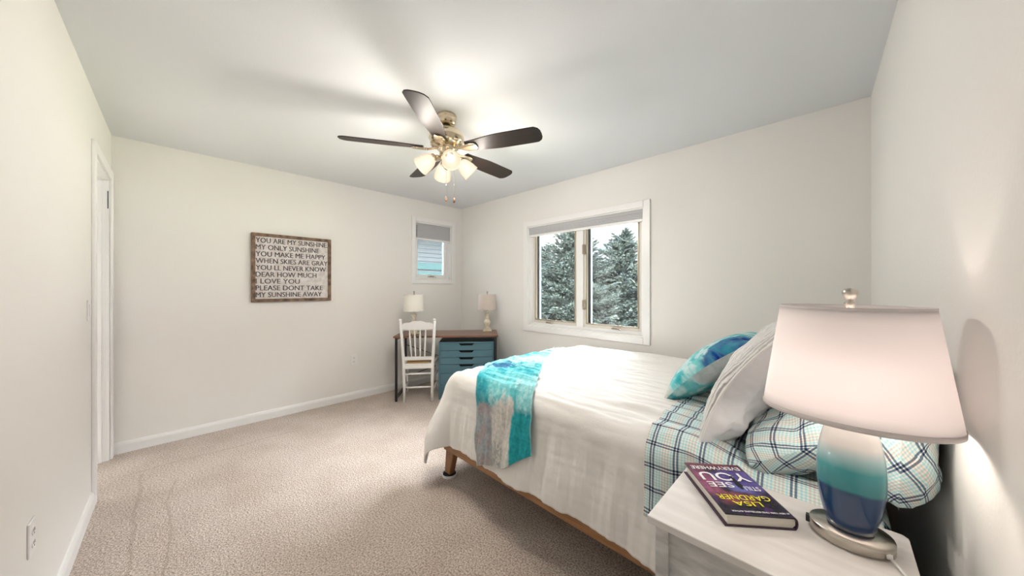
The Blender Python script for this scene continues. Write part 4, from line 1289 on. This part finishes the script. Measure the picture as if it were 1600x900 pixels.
desk_lamp(-0.395, -0.075, m_linen_lit, 'small table lamp with shade painted as brightly lit on the left end of the desk, behind the chair')

# ================================================================== chair
ch = thing('dining_chair', (0.617, -1.059, 0), radians(52.0), 'white painted spindle back chair with honey wood seat pulled up to the desk', 'chair')
# local: rear legs at y = 0, seat extends to +y (towards the desk)
def post(sx):
    pts = [(sx * 0.150, 0.0, 0.0), (sx * 0.153, 0.004, 0.25), (sx * 0.158, 0.006, 0.44), (sx * 0.172, -0.018, 0.70), (sx * 0.184, -0.055, 0.915)]
    bm = B(); tube(bm, pts, [0.015, 0.017, 0.018, 0.0165, 0.015], 12)
    lathe(bm, [(0.010, 0.0), (0.018, 0.008), (0.017, 0.018), (0.004, 0.026)], 14, mat=Matrix.Translation(Vector(pts[-1]) - Vector((0, 0, 0.004))))
    return bm
for sx in (-1, 1): obj('back_post', post(sx), m_chair, ch, smooth=True)
for sx in (-1, 1):
    bm = B(); tube(bm, [(sx * 0.185, 0.385, 0.0), (sx * 0.180, 0.375, 0.12), (sx * 0.176, 0.365, 0.30), (sx * 0.172, 0.355, 0.418)], [0.012, 0.016, 0.020, 0.018], 12)
    obj('leg', bm, m_chair, ch, smooth=True)
bm = B(); prism(bm, [(-0.166, -0.010), (0.166, -0.010), (0.205, 0.385), (0.195, 0.405), (-0.195, 0.405), (-0.205, 0.385)], 0.415, 0.432)
obj('seat_frame', bm, m_chair, ch, bevel=0.005)
bm = B(); prism(bm, [(-0.125, 0.008), (0.125, 0.008), (0.165, 0.36), (-0.165, 0.36)], 0.4325, 0.447)
obj('seat_pad', bm, m_seat, ch, bevel=0.006)
bm = B(); box(bm, -0.150, 0.150, -0.012, 0.010, 0.375, 0.415); box(bm, -0.165, 0.165, 0.340, 0.360, 0.375, 0.415)
obj('seat_apron', bm, m_chair, ch, bevel=0.002)
# lower back rail and scalloped crest rail
def yb(z): return lerp(0.006, -0.055, (z - 0.44) / 0.475)
bm = B()
A = Matrix.Rotation(radians(7.3), 4, 'X')
box(bm, -0.158, 0.158, yb(0.49) - 0.009, yb(0.49) + 0.009, 0.470, 0.510); obj('lower_back_rail', bm, m_chair, ch, bevel=0.003)
pts = []
K = 48
for k in range(K + 1):
    u = -1 + 2 * k / K
    z = 0.893 + 0.014 * cos(u * pi * 1.0) + 0.008 * abs(sin(u * pi * 2.0)) - 0.010 * sm(0.82, 1.0, abs(u))
    pts.append((u * 0.176, z))
pts += [(0.171, 0.822), (0.09, 0.812), (-0.09, 0.812), (-0.171, 0.822)]
bm = B()
a = [bm.verts.new((p[0], yb(p[1]) - 0.008, p[1])) for p in pts]; b = [bm.verts.new((p[0], yb(p[1]) + 0.008, p[1])) for p in pts]
bm.faces.new(a); bm.faces.new(b[::-1])
for i in range(len(pts)):
    j = (i + 1) % len(pts); bm.faces.new((a[i], a[j], b[j], b[i]))
obj('crest_rail', bm, m_chair, ch, bevel=0.002)
for xt, xb in ((-0.090, -0.072), (-0.034, -0.026), (0.026, 0.022), (0.086, 0.070)):
    bm = B()
    p0 = Vector((xb, yb(0.50), 0.500)); p1 = Vector((xt, yb(0.815), 0.818))
    n = 14; rr = []
    for k in range(n + 1):
        t = k / n; rr.append(0.0062 + 0.0042 * sin(pi * t) ** 2 + (0.003 if k in (4, 10) else 0))
    tube(bm, [p0.lerp(p1, k / n) for k in range(n + 1)], rr, 10)
    obj('spindle', bm, m_chair, ch, smooth=True)
for z, r in ((0.315, 0.0095), (0.165, 0.0095)):
    bm = B(); tube(bm, [(-0.150, 0.003, z), (0, 0.003, z), (0.150, 0.003, z)], [r * .8, r * 1.15, r * .8], 10); obj('stretcher', bm, m_chair, ch, smooth=True)
for sx in (-1, 1):
    for z in (0.26, 0.13):
        bm = B(); tube(bm, [(sx * 0.153, 0.005, z), (sx * 0.168, 0.19, z), (sx * 0.180, 0.372, z)], [0.007, 0.010, 0.007], 10); obj('side_stretcher', bm, m_chair, ch, smooth=True)
for z in (0.23,):
    bm = B(); tube(bm, [(-0.178, 0.37, z), (0, 0.37, z), (0.178, 0.37, z)], [0.008, 0.011, 0.008], 10); obj('stretcher', bm, m_chair, ch, smooth=True)

# ================================================================== outdoors
GZ = -3.0
bm = B(); box(bm, -30, 40, 0.6, 60, GZ - 0.2, GZ); box(bm, -30, -1.2, -20, 0.6, GZ - 0.2, GZ)
m_lawn = M('dry_lawn', (0.20, 0.22, 0.12), rough=0.95, col2=(0.30, 0.28, 0.18), vscale=2)
tag(obj('ground', bm, m_lawn), kind='structure')
m_spruce = M('blue_spruce_needles', (0.042, 0.054, 0.046), rough=0.85, spec=0.1, col2=(0.015, 0.023, 0.023), vscale=5.0, detail=6)
m_bark = M('grey_brown_bark', (0.12, 0.09, 0.07), rough=0.9)

def spruce(name, loc, height, base_r, seed, label, src=None):
    t = thing(name, loc, random.random() * 6, label, 'tree', None)
    if src:
        for chd in src.children:
            c = chd.copy(); COL.objects.link(c); c.parent = t
        return t
    rnd = random.Random(seed)
    bm = B(); tube(bm, [(0, 0, 0), (0, 0, height * 0.5), (0, 0, height * 0.98)], [0.16, 0.09, 0.012], 10); obj('trunk', bm, m_bark, t)
    verts, faces = [], []
    def needle_tuft(c, d, ln, w):
        # a spray: crossing narrow blades around direction d
        d = d.normalized()
        ref = Vector((0, 0, 1)) if abs(d.z) < 0.9 else Vector((1, 0, 0))
        s = d.cross(ref).normalized(); u = s.cross(d)
        for q in range(9):
            a = rnd.random() * 6.283
            side = s * cos(a) + u * sin(a)
            st = c + d * (ln * rnd.random() * 0.7)
            tip = st + d * ln * 0.45 + side * w
            b1 = st + d.cross(side) * 0.015; b2 = st - d.cross(side) * 0.015
            i = len(verts); verts.extend([b1, b2, tip]); faces.append((i, i + 1, i + 2))
    z = height * 0.16
    while z < height * 0.985:
        f = (z / height - 0.16) / 0.84
        rad = base_r * (1 - f) ** 0.85 + 0.04
        nb = max(5, int(18 * (1 - f) + 6))
        for k in range(nb):
            a = rnd.random() * 6.283
            L = rad * (0.72 + 0.42 * rnd.random())
            droop = -0.18 + 0.45 * f + 0.1 * rnd.random()
            dv = Vector((cos(a), sin(a), droop)).normalized()
            ns_ = max(3, int(L / 0.085))
            for q in range(ns_):
                u = (q + 0.6) / ns_
                if u < 0.22 and L > 0.6: continue
                c = Vector((0, 0, z)) + dv * (L * u) + Vector((0, 0, 0.10 * u * u * L))
                sw = 0.24 * L * (1.15 - u)
                m_ = 2 + int(sw / 0.10)
                for w in range(m_):
                    lat = Vector((-sin(a), cos(a), 0)) * (rnd.random() * 2 - 1)
                    dd = (dv + lat * 0.9 + Vector((0, 0, 0.25 * rnd.random()))).normalized()
                    needle_tuft(c + lat * sw * 0.9 + Vector((0, 0, (rnd.random() - .5) * 0.08)), dd, 0.13, 0.030)
        z += 0.075 + 0.05 * (1 - f)
    # dense shaded interior of the crown, built of the same sprays closer to the trunk
    zc = height * 0.16
    while zc < height * 0.97:
        f = (zc / height - 0.16) / 0.84
        rc = 0.45 * (base_r * (1 - f) ** 0.85) + 0.02
        for k in range(int(14 + 40 * (1 - f))):
            a = rnd.random() * 6.283; rr = rc * sqrt(rnd.random())
            c = Vector((rr * cos(a), rr * sin(a), zc + rnd.random() * 0.1)); i = len(verts)
            d1 = Vector((rnd.random() - .5, rnd.random() - .5, rnd.random() - .5)) * 0.42; d2 = Vector((rnd.random() - .5, rnd.random() - .5, rnd.random() - .5)) * 0.42
            verts.extend([c - d1 * .5, c + d1 * .5, c + d2]); faces.append((i, i + 1, i + 2))
        zc += 0.08
    me = bpy.data.meshes.new('foliage'); me.from_pydata([v[:] for v in verts], [], faces); me.update()
    link('foliage', me, m_spruce, t)
    return t
def at_px(px, dist):
    X = (px - 800) / 514.0 * dist
    return (CAMX + X * 0.714 - dist * 0.700, CAMY + X * 0.700 + dist * 0.715)
def tz(py, dist): return CAMZ + (450 - py) / 514.0 * dist
p = at_px(973, 8.2); s1 = spruce('spruce_tree', (p[0], p[1], GZ), tz(359, 8.2) - GZ, 2.5, 11, 'blue-green spruce with a pointed top, seen through the right window sash')
p = at_px(893, 8.0); s2_ = spruce('spruce_tree', (p[0], p[1], GZ), tz(346, 8.0) - GZ, 2.5, 23, 'blue-green spruce seen through the left window sash')
p = at_px(850, 11.5); spruce('spruce_tree', (p[0], p[1], GZ), tz(384, 11.5) - GZ, 2, 5, 'farther spruce whose lower top shows at the left edge of the double window', src=s2_).scale = (0.9, 0.9, (tz(384, 11.5) - GZ) / (tz(346, 8.0) - GZ))
p = at_px(935, 10.5); spruce('spruce_tree', (p[0], p[1], GZ), tz(398, 10.5) - GZ, 2, 5, 'farther spruce whose lower top shows between the two large spruces', src=s1).scale = (0.9, 0.9, (tz(398, 10.5) - GZ) / (tz(359, 8.2) - GZ))
p = at_px(1045, 9.6); spruce('spruce_tree', (p[0], p[1], GZ), tz(385, 9.6) - GZ, 2, 5, 'spruce at the right edge of the double window view', src=s2_).scale = (0.9, 0.9, (tz(385, 9.6) - GZ) / (tz(346, 8.0) - GZ))

# neighbouring house seen through the small window
nb = thing('neighbour_house', (-5.9, 2.0, GZ), 0, 'pale grey sided house with teal trim beyond the small window', 'house')
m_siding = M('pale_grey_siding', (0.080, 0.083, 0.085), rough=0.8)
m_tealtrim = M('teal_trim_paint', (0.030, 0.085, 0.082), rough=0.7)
bm = B()
for i in range(44):
    z = i * 0.14
    prism(bm, [(0.0, z), (0.022, z), (0.006, z + 0.14), (0.0, z + 0.14)], -5.0, 5.0, 'y')
box(bm, -4, 0.0, -5.0, 5.0, 0, 6.16)
obj('siding_wall', bm, m_siding, nb)
for z in (4.90, 4.70):
    bm = B(); box(bm, 0.0, 0.05, -5.0, 5.0, z, z + (0.22 if z > 4.8 else 0.11)); obj('trim_board', bm, m_tealtrim, nb)
bm = B(); prism(bm, [(-4.4, 6.16), (0.4, 6.16), (-2.0, 7.4)], -5.3, 5.3, 'y'); obj('roof', bm, M('grey_shingle', (0.25, 0.25, 0.26), rough=0.9), nb)
